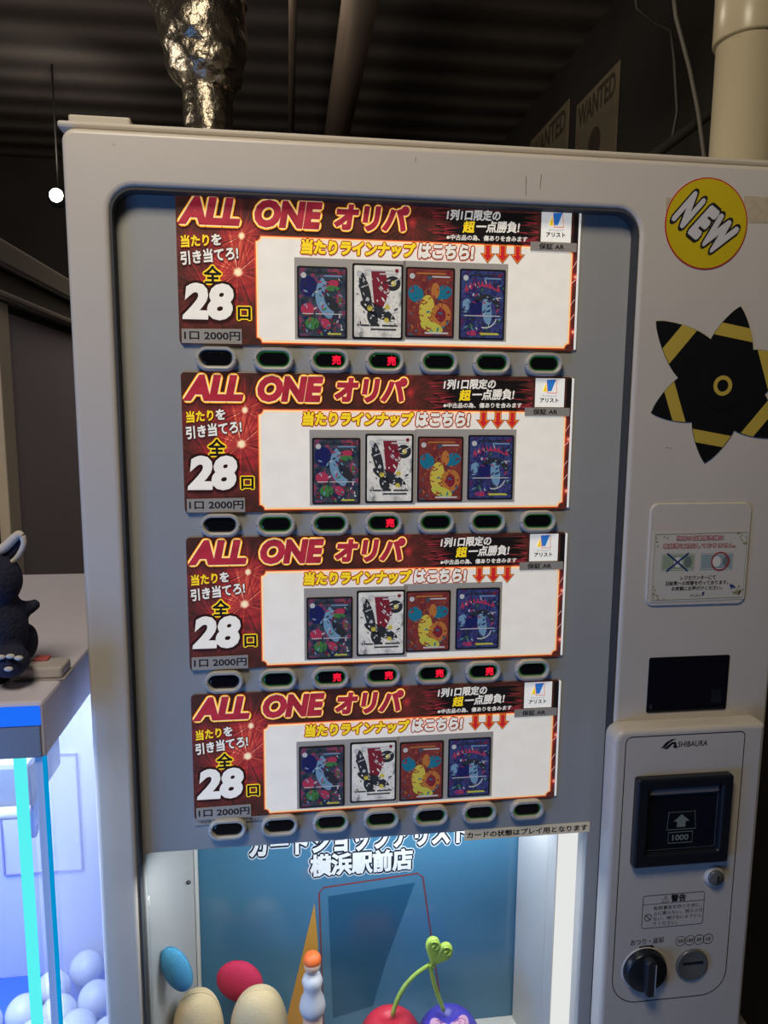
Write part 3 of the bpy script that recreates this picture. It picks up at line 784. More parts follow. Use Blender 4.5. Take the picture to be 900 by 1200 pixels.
for (x0, z0, x1, z1, lab) in ((0.3335, 1.7450, 0.346, 1.7600, 'scrap of yellowed tape left of the round NEW sticker'), (0.4330, 1.7350, 0.5130, 1.7660, 'strip of yellowed tape running right from the round NEW sticker')):
    zz = [(x0, z0), (x1, z0 + 0.002), (x1, z1)]; k = 7
    for i in range(k): zz.append((x1 + (x0 - x1) * (i + 1) / k, z1 - 0.0012 * ((i * 37) % 5) / 5))
    o = MB().plate([zz], yF + 0.0001, yF - 0.0002, mat('old_tape', (190, 176, 150), 0.35, var=0.12, scale=120)).build('adhesive_tape'); tag(o, lab, 'tape')
# black flower decal (plain stand-in)
fc = at(846, 452, yF); fd = empty('flower_sticker', (fc.x, yF, fc.z), 'large black flower shaped sticker with yellow bands below the round NEW sticker', 'sticker')
sk_black = mat('sticker_black', (16, 16, 18), 0.45); sk_yel = mat('sticker_band_yellow', (196, 170, 70), 0.45)
NP = 6
for k in range(NP):
    a = 2.45 + 2 * PI * k / NP; L_ = 0.120 if k == 0 else (0.098 if k != 3 else 0.1)
    if abs(math.cos(a)) > 0.2 and math.cos(a) > 0: L_ = min(L_, 0.088 / max(abs(math.cos(a)), 0.5))
    wd = 0.030; pts = []
    def half(u): return wd * (math.sin(PI * min(u, 1.0) ** 0.75) ** 0.8 if 0 < u < 1 else 0) + 0.0015 * (1 - u)
    us = [0.02 + 0.98 * i / 18 for i in range(19)]
    loc = [(L_ * u, half(u)) for u in us] + [(L_ * u, -half(u)) for u in us[::-1][1:]]
    rotp = lambda q: (q[0] * math.cos(a) - q[1] * math.sin(a), q[0] * math.sin(a) + q[1] * math.cos(a))
    pe = MB().plate([[rotp(q) for q in loc]], -0.0000 - 0.00012 * k, -0.0008 - 0.00012 * k, sk_black).build('petal', fd)
    ub_ = [0.60 + 0.16 * i / 6 for i in range(7)]
    bl = [(L_ * u, half(u) * 0.985) for u in ub_] + [(L_ * (u - 0.0), -half(u) * 0.985) for u in ub_[::-1]]
    MB().plate([[rotp(q) for q in bl]], -0.0008 - 0.00012 * k, -0.0010 - 0.00012 * k, sk_yel).build('petal_band', pe)
MB().plate([circle(0, 0, 0.030, 40)], -0.0005, -0.0018, sk_black).build('flower_centre', fd)
rg = MB(); rg.plate([ell(0, 0, 0.0125, 0.0125), ell(0, 0, 0.0075, 0.0075)], -0.0018, -0.0020, sk_yel); rg.build('centre_ring', fd)
# paper notice in the pocket
nt_ = empty('paper_notice', (0, -0.0226, 0), 'small printed paper notice with red heading and two banknotes in the raised pocket', 'notice')
nb = MB(); nb.plate([[(0.3415, 1.2640), (0.4725, 1.2655), (0.4725, 1.3570), (0.3415, 1.3555)]], 0, -0.0005, mat('notice_paper', (206, 202, 192), 0.5)); nb.build('sheet', nt_)
np_ = MB(); olive = mat('notice_olive', (150, 146, 104), 0.6); nred = mat('notice_red', (170, 40, 42), 0.6); nblu = mat('notice_blue', (40, 66, 120), 0.6); ngrn = mat('notice_green', (150, 164, 136), 0.6); ntea = mat('notice_teal', (146, 164, 166), 0.6)
y = -0.0007
ring(np_, [(0.3440, 1.2665), (0.4700, 1.2680), (0.4700, 1.3545), (0.3440, 1.3530)], 0.0007, y, olive)
rnd = random.Random(5)
for cx, cz, sx, sz in ((0.345, 1.352, 1, -1), (0.469, 1.3535, -1, -1), (0.345, 1.2675, 1, 1), (0.469, 1.269, -1, 1)):
    for k in range(16):
        u, v = rnd.random() * 0.018, rnd.random() * 0.018
        if u + v < 0.020: np_.poly(ell(cx + sx * u, cz + sz * v, 0.0018, 0.0007, rnd.random() * 3, 8), y - 0.00002 * k, olive)
np_.build('corner_ornament', nt_)
t = MB(); wh = mat('notice_white', (226, 222, 214), 0.6)
for t_, bx in (('当店の自動販売機は', (0.3735, 1.3445, 0.4375, 1.3505)), ('新紙幣に対応しておりません。', (0.3560, 1.3345, 0.4540, 1.3405))):
    t.text(t_, bx, y, nred, out=0.09); t.text(t_, bx, y - 0.0003, wh, out=0.0)
t.build('heading_lettering', nt_)
t = MB()
for x0, m_ in ((0.3545, ngrn), (0.4075, ntea)):
    t.rect(x0, 1.3055, x0 + 0.045, 1.3275, y, m_); ring(t, [(x0 + .001, 1.3065), (x0 + .044, 1.3065), (x0 + .044, 1.3265), (x0 + .001, 1.3265)], 0.0007, y - 0.0001, wh)
    t.poly(ell(x0 + 0.0225, 1.3165, 0.006, 0.007), y - 0.0001, wh); t.poly(ell(x0 + 0.036, 1.3165, 0.005, 0.007), y - 0.0001, mat('notice_grey', (110, 120, 118), 0.6))
for s_ in (1, -1):
    t.poly([(0.3615, 1.3165 - s_ * 0.0115 - .0015), (0.3615, 1.3165 - s_ * 0.0115 + .0015), (0.3905, 1.3165 + s_ * 0.0115 + .0015), (0.3905, 1.3165 + s_ * 0.0115 - .0015)], y - 0.0003 - 0.0001 * (s_ > 0), nblu)
t.plate([circle(0.4345, 1.3165, 0.0125), circle(0.4345, 1.3165, 0.0108)], y - 0.0002, y - 0.0003, nred)
t.build('banknote_picture', nt_)
t = MB()
for t_, bx in (('レジカウンターにて', (0.3820, 1.2930, 0.4300, 1.2985)), ('旧紙幣への両替を行っております。', (0.3620, 1.2860, 0.4480, 1.2915)), ('お気軽にお声がけください。', (0.3705, 1.2790, 0.4400, 1.2845)), ('アリスト', (0.3965, 1.2700, 0.4110, 1.2735))):
    t.text(t_, bx, y, ink, out=0.02)
t.poly([(0.4125, 1.2715), (0.4150, 1.2715), (0.4165, 1.2765), (0.4130, 1.2765)], y, nblu)
t.build('body_lettering', nt_)
t = MB()
for k, m_ in enumerate((nblu, nblu, olive, olive, mat('notice_brown', (110, 80, 60), 0.6))):
    t.poly(ell(0.4585 + 0.003 * (k - 2), 1.2790 + (0.004 if k < 2 else -0.004), 0.004, 0.0015, 0.6 * (k - 2), 10), y - 0.0001 * k, m_)
t.build('sprig_ornament', nt_)

# ------------------------------------------------------------------ things in the showcase
pb = mat('poster_blue', (72, 124, 154), 0.16, coat=0.3)
sp_ = empty('shop_poster', (0, YB + 0.0045, 0), 'blue shop poster with outlined white lettering at the back of the showcase', 'poster')
MB().box((-0.008, 0, 0.745), (0.500, 0.002, 0.455), pb).build('sheet', sp_)
pw = mat('poster_white', (232, 232, 230), 0.25); pk_ = mat('poster_black', (34, 38, 48), 0.25); pn = mat('poster_glow', (206, 222, 230), 0.25); pd = mat('poster_deep_blue', (38, 92, 124), 0.2); pr_ = mat('poster_red_line', (128, 62, 62), 0.25); py_ = mat('poster_ochre', (208, 152, 62), 0.25)
t = MB()
for t_, bx in (('カードショップアリスト', (-0.1800, 0.8330, 0.1560, 0.8720)), ('横浜駅前店', (-0.0890, 0.7945, 0.0680, 0.8285))):
    for i, (m_, o_) in enumerate(((pn, 0.17), (pk_, 0.125), (pw, 0.045))): t.text(t_, bx, -0.0013 - 0.0003 * i, m_, out=o_)
t.build('poster_lettering', sp_)
t = MB(); ol = rrect(-0.0680, 0.535, 0.0930, 0.776, 0.008)
cardloop = [(-0.0755, 0.765), (-0.0700, 0.772), (0.0780, 0.784), (0.0850, 0.778), (0.1230, 0.521), (-0.0690, 0.521)]
t.plate([cardloop, line_ring(cardloop, 0.0026)], -0.0010, -0.0012, pr_)
t.poly([(-0.0630, 0.758), (0.0740, 0.770), (0.030, 0.640), (0.008, 0.560), (-0.0560, 0.545)], -0.0012, pd)
t.poly([(-0.0840, 0.748), (-0.0790, 0.680), (-0.0770, 0.525), (-0.1350, 0.525)], -0.0012, py_)
t.build('poster_card_emblem', sp_)


def cushion(name, c, r, m, rot, lab, pw2=2.0):
    b2 = MB(); rt = Matrix.Rotation(rot[0], 4, 'X') @ Matrix.Rotation(rot[1], 4, 'Y')
    bm = bmesh.new(); bmesh.ops.create_uvsphere(bm, u_segments=32, v_segments=24, radius=1.0)
    for v in bm.verts:
        z = v.co.z; k = ((1 - abs(z) ** pw2) ** (1 / pw2)) / max(math.sqrt(max(1 - z * z, 0)), 1e-4) if abs(z) < 0.9999 else 1
        v.co = Vector((v.co.x * k * r[0], v.co.y * k * r[1], z * r[2]))
    bmesh.ops.transform(bm, matrix=rt, verts=bm.verts); b2.bm(bm, m); o = b2.build(name, None, c); tag(o, lab, 'cushion', 'soft cushions in the showcase')
    pts = [rt @ Vector((r[0] * 1.003 * math.copysign((1 - abs(math.sin(2 * PI * k / 48)) ** pw2) ** (1 / pw2), math.cos(2 * PI * k / 48)), 0, r[2] * 1.003 * math.sin(2 * PI * k / 48))) for k in range(49)]
    MB().tube(pts, 0.0008, m, 6, False).build('seam', o)
    return o


vel_b = mat('blue_velour', (74, 156, 200), 0.85, bump=0.15, scale=420, var=0.06); vel_r = mat('crimson_velour', (196, 40, 80), 0.85, bump=0.15, scale=420, var=0.06); vel_c = mat('cream_velour', (222, 200, 156), 0.9, bump=0.15, scale=420, var=0.05)
def wall_x(yc): return -0.303 + 0.041 * (yc - 0.0125) / 0.1395
bc = at(203, 1136, 0.040); bc.x = max(bc.x, wall_x(0.04) + 0.0205)
cushion('oval_cushion', bc, (0.018, 0.012, 0.035), vel_b, (0.0, -0.34), 'small blue oval cushion on top of the left cream cushion, leaning at the side panel')
cushion('oval_cushion', at(281, 1150, 0.108), (0.030, 0.014, 0.036), vel_r, (0.0, -0.75), 'crimson oval cushion lying on top between the two cream cushions')
for px, py, yc, rx, lab in ((227, 1164, 0.058, 0.036, 'tall cream cushion below the blue oval cushion'), (303, 1160, 0.062, 0.041, 'tall cream cushion right of the crimson oval cushion')):
    p = at(px, py, yc); hh = (p.z - ZF) / 2; x_ = max(p.x, wall_x(yc) + rx + 0.003)
    cushion('upright_cushion', Vector((x_, yc, ZF + hh)), (rx, 0.034, hh), vel_c, (0.0, 0.0), lab, 2.7)
# peg doll (plain stand-in)
pf = at(366, 1150, 0.060); dl = empty('peg_doll', (pf.x, 0.060, ZF), 'small plain peg doll in a white dress with an orange cap standing before the poster', 'figurine')
hz = at(364, 1118, 0.060).z - ZF
skin = mat('doll_peach', (226, 186, 160), 0.45); MB().lathe([(0.0, 0), (0.013, 0), (0.0135, 0.003), (0.012, 0.006), (0.0145, hz * 0.62), (0.0, hz * 0.62)], skin).build('doll_base', dl)
MB().lathe([(0.0, hz * 0.60), (0.0175, hz * 0.60), (0.0190, hz * 0.63), (0.0170, hz * 0.68), (0.0122, hz * 0.73), (0.0130, hz * 0.78), (0.0150, hz * 0.81), (0.0125, hz * 0.845), (0.0060, hz * 0.87), (0.0, hz * 0.875)], mat('doll_white', (214, 216, 220), 0.5)).build('doll_dress', dl)
MB().sphere((0, 0, hz * 0.925), 0.0120, skin).build('doll_head', dl)
MB().sphere((0, 0.0015, hz * 0.955), 0.0130, mat('doll_orange', (232, 108, 44), 0.5), (1, 1, 0.85)).build('doll_cap', dl)
# twin fruit toy
YFr = 0.052
ft = empty('cherry_toy', (at(480, 1190, YFr).x, YFr, ZF), 'glossy toy pair of red and purple cherries joined by a light green stem', 'toy')
O = Vector(ft.location)
redp = mat('toy_red', (214, 52, 70), 0.3); purp = mat('toy_purple', (84, 74, 196), 0.3); grn = mat('toy_green', (170, 200, 84), 0.35); pkp = mat('toy_pink', (226, 176, 204), 0.35); mgp = mat('toy_pink_line', (196, 120, 166), 0.35)


def cherry(c, rx, rz, m, name):
    bm = bmesh.new(); bmesh.ops.create_uvsphere(bm, u_segments=36, v_segments=24, radius=1)
    for v in bm.verts:
        x, y2, z = v.co; d = math.hypot(x, y2)
        z2 = z - (0.30 * math.exp(-(d / 0.38) ** 2) if z > 0 else 0); tp = 1.0 - 0.16 * max(0, -z)
        v.co = (x * rx * tp, y2 * rx * 0.85 * tp, z2 * rz)
    mb = MB(); mb.bm(bm, m); return mb.build(name, ft, c)


c1 = at(457, 1217, YFr) - O; c2 = at(525, 1214, YFr) - O; c2.y -= 0.004
R1, R2 = 0.045, 0.046
q1 = cherry(c1, R1, 0.045, redp, 'red_cherry'); q2 = cherry(c2, R2, 0.047, purp, 'purple_cherry')


def heart(s, n=28):
    out = []
    for k in range(n):
        a = 2 * PI * k / n; out.append((s * 16 * math.sin(a) ** 3 / 17, s * (13 * math.cos(a) - 5 * math.cos(2 * a) - 2 * math.cos(3 * a) - math.cos(4 * a)) / 17))
    return out


def patch(par, th, ph, s, rx, rz):       # heart patch wrapped on the cherry
    n = Vector((math.sin(th) * math.cos(ph), -math.cos(th) * math.cos(ph), math.sin(ph)))
    up = (Vector((0, 0, 1)) - n * n.z).normalized(); rt_ = n.cross(up) * -1
    hp = heart(s); mb = MB()

    def surf(x, z, k):
        d = (n + rt_ * x + up * z).normalized(); q = Vector(d)
        dd = math.hypot(q.x, q.y); zz = q.z - (0.30 * math.exp(-(dd / 0.38) ** 2) if q.z > 0 else 0)
        return (q.x * rx * k, q.y * rx * 0.85 * k, zz * rz * k)
    vs = [surf(0, 0.05 * s, 1.035)]; fs = []; m_ = len(hp)
    for f in (0.5, 1.0): vs += [surf(x * f, z * f, 1.033 if f < 1 else 1.012) for x, z in hp]
    for i in range(m_):
        j = (i + 1) % m_; fs += [[0, 1 + i, 1 + j], [1 + i, 1 + m_ + i, 1 + m_ + j, 1 + j]]
    mb.add(vs, fs, pkp, True)
    sp = [surf(s * 0.06 * t_ * math.cos(t_ * 1.0), s * 0.06 * t_ * math.sin(t_ * 1.0) + 0.1 * s, 1.045) for t_ in [0.6 + 0.35 * k for k in range(24)]]
    mb.tube(sp, 0.0006, mgp, 6)
    return mb.build('heart_patch', par)


patch(q2, -0.80, 0.92, 0.40, R2, 0.047); patch(q2, 0.66, 1.02, 0.40, R2, 0.047); patch(q2, 1.10, 0.05, 0.26, R2, 0.047); patch(q1, 0.15, 0.25, 0.26, R1, 0.045)


def bez(a, b_, c, n=14): return [a * (1 - t) ** 2 + b_ * 2 * t * (1 - t) + c * t * t for t in [k / n for k in range(n + 1)]]


def fp(px, py): return at(px, py, YFr) - O


MB().tube(bez(fp(460, 1190), fp(468, 1150), fp(503, 1131)), [0.0034] * 8 + [0.0030] * 7, grn, 12).build('stem', ft)
MB().tube(bez(fp(520, 1184), fp(508, 1156), fp(504, 1131)), 0.0032, grn, 12).build('stem', ft)
lf = MB(); hc = fp(513, 1115)
hl = [(x * math.cos(-0.45) - z * math.sin(-0.45), x * math.sin(-0.45) + z * math.cos(-0.45)) for x, z in heart(0.0262, 40)]
hl = [(x * 0.86, z * 1.02) for x, z in hl]
lf.plate([[(x + hc.x, z + hc.z) for x, z in hl]], 0.005, -0.005, grn, bev=0.0035, res=3, smooth=True); LF = lf.build('heart_leaf', ft)
for (ox, oz) in ((-0.0055, 0.0125), (0.0125, 0.0020)):
    pts = [Vector((hc.x + ox + 0.00105 * t_ * math.cos(t_ + 0.5), -0.0058, hc.z + oz + 0.00105 * t_ * math.sin(t_ + 0.5))) for t_ in [0.5 + 0.3 * k for k in range(26)]]
    MB().tube(pts, 0.0013, grn, 8).build('leaf_curl', LF)

# ------------------------------------------------------------------ crane game on the left
cg = empty('crane_game', (-0.75, 0.20, 0), 'crane game with blue light strip and white lit interior left of the vending machine', 'arcade machine')
O = Vector(cg.location)
CX0, CX1, CY0, CY1 = -1.15, -0.3745, -0.109, 0.512
greyp = mat('crane_grey', (216, 212, 226), 0.35); whitep = mat('crane_white', (206, 208, 214), 0.4)


def cgp(mb, name): mb.v = [(x - O.x, y2 - O.y, z) for x, y2, z in mb.v]; return mb.build(name, cg)


cgp(MB().box(((CX0 + CX1) / 2, (CY0 + CY1) / 2, 1.1685), (CX1 - CX0, CY1 - CY0, 0.063), greyp, 0.004), 'crane_header')
cgp(MB().box(((CX0 + CX1) / 2 - 0.001, CY0 - 0.0005, 1.1850), (CX1 - CX0 - 0.004, 0.004, 0.0210), emis('blue_light_strip', (30, 110, 250), 1.0), 0.0015), 'light_strip')
cgp(MB().box(((CX0 + CX1) / 2 - 0.001, CY0 - 0.0004, 1.1560), (CX1 - CX0 - 0.005, 0.0030, 0.0345), mat('header_band_grey', (128, 126, 130), 0.4), 0.001), 'header_band')
cgp(MB().box(((CX0 + CX1) / 2, (CY0 + CY1) / 2, 0.19), (CX1 - CX0, CY1 - CY0, 0.34), whitep, 0.006), 'crane_base')
cgp(MB().box(((CX0 + CX1) / 2, CY1 - 0.012, 0.75), (CX1 - CX0 - 0.004, 0.016, 0.775), mat('crane_inside_white', (212, 214, 226), 0.5), 0.001), 'crane_back_wall')
cgp(MB().box((CX0 + 0.01, (CY0 + CY1) / 2, 0.75), (0.016, CY1 - CY0 - 0.06, 0.775), MATS['crane_inside_white'], 0.001), 'crane_left_wall')
post = mat('crane_post', (206, 214, 232), 0.25)
for (x, y2, s) in ((CX1 - 0.008, CY0 + 0.008, 0.010), (CX1 - 0.009, CY1 - 0.028, 0.016), (CX0 + 0.008, CY0 + 0.008, 0.012)):
    cgp(MB().box((x, y2, 0.75), (s, s, 0.775), post, 0.001), 'corner_post')
cgp(MB().box((CX1 - 0.0022, CY0 + 0.0025, 0.75), (0.0035, 0.004, 0.775), emis('cyan_edge_light', (0, 150, 215), 0.9)), 'edge_light')
cgp(MB().box((-0.4085, CY0 + 0.020, 0.75), (0.0125, 0.0125, 0.775), emis('cyan_tube', (95, 250, 240), 1.1), 0.005), 'light_tube')
cgp(MB().box((CX1 - 0.003, (CY0 + CY1) / 2, 0.75), (0.003, CY1 - CY0 - 0.04, 0.77), glass('crane_glass', (246, 249, 255), 0.03)), 'side_pane')
cgp(MB().box(((CX0 + CX1) / 2, CY0 + 0.005, 0.75), (CX1 - CX0 - 0.035, 0.003, 0.77), MATS['crane_glass']), 'front_pane')
p = at(12, 905, 0.20); gx = MB().box((p.x - 0.02, 0.22, p.z), (0.13, 0.14, 0.075), mat('gantry_grey', (120, 128, 142), 0.35), 0.008); cgp(gx, 'crane_carriage')
p = at(10, 953, 0.14); cgp(MB().tube([(CX0 + 0.03, 0.14, p.z), (at(34, 953, 0.14).x, 0.14, p.z)], 0.009, whitep), 'crane_rail')
a_, b_ = at(46, 935, 0.24), at(36, 978, 0.24); cgp(MB().tube([a_, b_], 0.010, greyp), 'crane_arm')
a_ = at(18, 1012, CY1 - 0.03); b_ = at(90, 1150, CY1 - 0.03)
bt = at(60, 1146, CY1 - 0.024).z
cgp(MB().box((CX1 - 0.40, CY1 - 0.024, (bt + 0.37) / 2), (0.74, 0.004, bt - 0.37), mat('crane_blue_board', (70, 120, 220), 0.4), 0.001), 'blue_board')
pf = MB(); a_, b_ = at(60, 885, CY1 - 0.025), at(97, 1020, CY1 - 0.025)
lp_ = [(a_.x - 0.10, b_.z), (b_.x, b_.z), (b_.x, a_.z), (a_.x - 0.10, a_.z)]
pf.plate([lp_, line_ring(lp_, 0.003)], CY1 - 0.021, CY1 - 0.025, mat('acrylic_lilac', (150, 150, 200), 0.2)); pf.plate([lp_], CY1 - 0.0205, CY1 - 0.0215, mat('acrylic_sheet_white', (216, 218, 236), 0.15)); cgp(pf, 'back_display_sheet')
# white balls
ballm = mat('white_ball', (214, 220, 232), 0.25, coat=0.3)
BR = 0.031; BZ0, BSL = 0.452, -0.12                # the balls lie on a gently sloping prize bed
spots = [(102, 1134), (62, 1160), (28, 1189), (112, 1172), (84, 1166), (4, 1196), (47, 1198), (90, 1206), (64, 1212), (18, 1232), (112, 1212)]
names = ['topmost white ball in the crane game, nearest the vending machine', 'large white ball just left of the cyan edge light', 'white ball left of the cyan light tube', 'white ball under the topmost ball, against the side glass',
         'white ball behind the cyan edge light', 'white ball at the left edge of the photo', 'white ball half behind the cyan light tube', 'white ball at the bottom between edge light and vending machine',
         'white ball at the bottom front of the glass', 'lowest white ball at the bottom left corner', 'lowest white ball beside the vending machine']
placed = []
for (px, py), nm in zip(spots, names):
    d = at(px, py, 1.0) - CAM; t_ = (BZ0 + BR + BSL * CAM.y - CAM.z) / (d.z - BSL * d.y); p = CAM + d * t_
    p.x = min(p.x, CX1 - 0.006 - BR); p.y = min(p.y, CY1 - 0.03 - BR)
    for _ in range(40):
        for q in placed:
            v = p - q
            if v.length < 2 * BR: p = q + v.normalized() * (2 * BR + 0.0005)
        p.x = min(p.x, CX1 - 0.006 - BR); p.y = min(max(p.y, CY0 + 0.012 + BR), CY1 - 0.03 - BR); p.z = max(p.z, BZ0 + BSL * p.y + BR + 0.002)
    placed.append(p.copy())
    o = MB().sphere((0, 0, 0), BR, ballm, seg=28).build('plastic_ball', None, p); tag(o, nm, 'ball', 'white balls in the crane game')
zf0, zf1 = BZ0 + BSL * (CY0 + 0.01), BZ0 + BSL * (CY1 - 0.022)
fb = MB(); xs0, xs1, ys0, ys1 = CX0 + 0.02, CX1 - 0.006, CY0 + 0.010, CY1 - 0.022
fb.add([(xs0, ys0, zf0), (xs1, ys0, zf0), (xs1, ys1, zf1), (xs0, ys1, zf1), (xs0, ys0, 0.362), (xs1, ys0, 0.362), (xs1, ys1, 0.362), (xs0, ys1, 0.362)],
       [[0, 1, 2, 3], [7, 6, 5, 4], [0, 4, 5, 1], [1, 5, 6, 2], [2, 6, 7, 3], [3, 7, 4, 0]], MATS['crane_blue_board']); cgp(fb, 'prize_bed')

# plush and plastic case on top of the crane game
navy = mat('navy_plush', (34, 38, 62), 0.9, bump=0.4, scale=260, var=0.1); pale = mat('pale_felt', (206, 198, 188), 0.8)
pt = empty('plush_toy', (-0.405, -0.045, 1.2), 'dark navy plush toy with a pale edged curved ear sitting on the crane game', 'plush toy')
base = Vector((-0.405, -0.045, 1.2))


def tp(px, py, yy2): return at(px, py, yy2) - base


bl_ = [(tp(-12, 735, -0.045), (0.040, 0.036, 0.050), None), (tp(-8, 680, -0.05), (0.030, 0.030, 0.032), None), (tp(30, 752, -0.02), (0.013, 0.020, 0.022), None), (tp(26, 714, -0.03), (0.020, 0.009, 0.009), (0, -0.25, 0)),
       (tp(40, 709, -0.03), (0.007, 0.007, 0.007), None), (tp(5, 690, -0.045), (0.014, 0.016, 0.02), None), (tp(12, 775, -0.068), (0.020, 0.022, 0.018), None), (tp(-20, 800, -0.04), (0.030, 0.03, 0.016), None)]
body = blob(bl_, navy, 'plush_body', pt, 0.003, 5)
def poly3(ps, yy2, n=5):
    q = [tp(a, b_, yy2) for a, b_ in ps]; out = []
    for i in range(len(q) - 1):
        p0, p1, p2, p3 = q[max(i - 1, 0)], q[i], q[i + 1], q[min(i + 2, len(q) - 1)]
        for k in range(n):
            u = k / n; out.append(0.5 * (2 * p1 + (p2 - p0) * u + (2 * p0 - 5 * p1 + 4 * p2 - p3) * u * u + (3 * p1 - p0 - 3 * p2 + p3) * u ** 3))
    return out + [q[-1]]


def taper(ps, a, b_): return [a + (b_ - a) * i / (len(ps) - 1) for i in range(len(ps))]


e0 = poly3([(-16, 668), (0, 657), (12, 648), (21, 637), (24, 630)], -0.045); MB().tube(e0, taper(e0, 0.0105, 0.0035), navy, 14).build('plush_ear', pt)
e1 = poly3([(-16, 650), (0, 645), (9, 638), (17, 630), (22, 626), (26, 628)], -0.052); MB().tube(e1, taper(e1, 0.0062, 0.0036), pale, 14).build('ear_edging', pt)
e2 = poly3([(26, 628), (28, 636), (25, 645), (18, 655), (8, 662), (-6, 668)], -0.052); MB().tube(e2, taper(e2, 0.0034, 0.0022), pale, 12).build('ear_edging', pt)
for (px, py) in ((1, 770), (12, 769), (22, 771), (10, 784)):
    c = tp(px, py, -0.0895); MB().sphere(c, 0.0042, pale, (1.1, 0.6, 0.62)).build('toe_patch', pt)
cs_ = at(52, 775, -0.03); bx = empty('plastic_case', (cs_.x, -0.03, 1.2), 'small clear plastic case lying beside the navy plush toy', 'box')
MB().box((0, 0, 0.0085), (0.048, 0.036, 0.013), mat('frosted_clear', (196, 190, 190), 0.12, spec=0.8), 0.003).build('case', bx)
MB().box((0, 0, 0.001), (0.054, 0.038, 0.002), mat('case_base', (170, 166, 166), 0.3), 0.0005).build('case_base', bx)
MB().box((-0.006, 0.012, 0.0165), (0.016, 0.014, 0.003), mat('case_red_tab', (190, 90, 90), 0.4), 0.001).build('red_tab', bx)

# ------------------------------------------------------------------ dark cabinet behind the crane game
kb = empty('dark_glass_cabinet', (-1.0, 1.3, 0), 'tall dark cabinet with smoked glass door and pale post behind the crane game', 'cabinet')
XF = -0.665; gm = mat('cabinet_grey', (128, 122, 116), 0.4); dk = mat('smoked_door', (166, 158, 168), 0.2, spec=0.6)
O = Vector(kb.location)


def kbp(mb, name): mb.v = [(x - O.x, y2 - O.y, z) for x, y2, z in mb.v]; return mb.build(name, kb)


kbp(MB().box((XF - 0.31, 1.30, 0.86), (0.60, 1.44, 1.72), mat('cabinet_body_grey', (70, 68, 68), 0.5), 0.004), 'cabinet_body')
kbp(MB().box((XF - 0.30, 1.30, 1.800), (0.63, 1.48, 0.050), gm, 0.006), 'cabinet_cornice')
kbp(MB().box((XF - 0.30, 1.30, 1.745), (0.61, 1.45, 0.045), mat('cabinet_dark_band', (78, 74, 72), 0.5), 0.004), 'cornice_band')  # darker grey band between cornice and moulding
kbp(MB().box((XF - 0.29, 1.30, 1.717), (0.625, 1.46, 0.016), gm, 0.005), 'cornice_moulding')
kbp(MB().box((XF + 0.004, 0.608, 0.85), (0.020, 0.060, 1.71), mat('cabinet_cream_post', (196, 184, 168), 0.4), 0.003), 'cabinet_post')
kbp(MB().box((XF + 0.002, 1.28, 0.85), (0.012, 1.26, 1.68), dk, 0.002), 'glass_door')

# ------------------------------------------------------------------ overhead
foil = mat('crinkled_foil', (164, 154, 138), 0.3, metal=1.0, bump=0.55, scale=40)
du = empty('foil_duct', (-0.30, 1.0, 2.9), 'silver foil wrapped air duct hanging from the dark ceiling behind the vending machine', 'duct')
O = Vector(du.location)


def wrinkled(path, rads, seg=48, amp=0.004, name='duct', m=foil, seed=1, ridge=0.0, ridge_n=60):
    rnd = random.Random(seed); mb = MB(); pts = []; n = 60; vs = []; fs = []
    ph = [rnd.uniform(0, 6.28) for _ in range(8)]
    for i in range(n + 1):
        t_ = i / n * (len(path) - 1); k = min(int(t_), len(path) - 2); f = t_ - k
        c = Vector(path[k]).lerp(Vector(path[k + 1]), f); r = rads[k] * (1 - f) + rads[k + 1] * f
        for s in range(seg):
            a = 2 * PI * s / seg
            rr = r + amp * (math.sin(3 * a + i * 0.35 + ph[0]) + math.sin(5 * a - i * 0.6 + ph[1]) * 0.8 + math.sin(9 * a + i * 0.9 + ph[2]) * 0.6) / 2 + ridge * math.sin(i / n * ridge_n * PI + a)
            vs.append((c.x - O.x + rr * math.cos(a), c.y - O.y + rr * math.sin(a), c.z - O.z))
    for i in range(n):
        for s in range(seg):
            s2 = (s + 1) % seg; fs.append([i * seg + s, (i + 1) * seg + s, (i + 1) * seg + s2, i * seg + s2])
    mb.add(vs, fs, m, True); return mb.build(name, du)


wrinkled([(-0.335, 1, 2.90), (-0.322, 1, 2.46), (-0.315, 1, 2.44), (-0.307, 1, 2.36), (-0.303, 1, 2.29), (-0.298, 1, 2.255)], [0.116, 0.112, 0.108, 0.100, 0.086, 0.058], name='foil_sleeve', seed=4)
wrinkled([(-0.303, 1, 2.30), (-0.296, 1, 2.05), (-0.292, 1, 1.90)], [0.060, 0.054, 0.054], amp=0.0015, name='flexible_hose', seed=2, ridge=0.0012, ridge_n=40)
wrinkled([(-0.326, 1, 2.56), (-0.324, 1, 2.49)], [0.118, 0.118], amp=0.006, name='foil_tape', seed=9)
pbm = mat('brown_pipe', (92, 80, 70), 0.45, var=0.1, scale=8)
o = MB().tube([(0.11, 1.1, 2.74), (0.105, 3.58, 2.74)], 0.056, pbm, 24).build('ceiling_pipe'); tag(o, 'thick brown pipe running along the dark ceiling', 'pipe')
o = MB().tube([(-0.09, 1.1, 2.80), (-0.10, 3.58, 2.80)], 0.014, pbm, 14).build('conduit'); tag(o, 'thin conduit along the ceiling between foil duct and brown pipe', 'pipe')
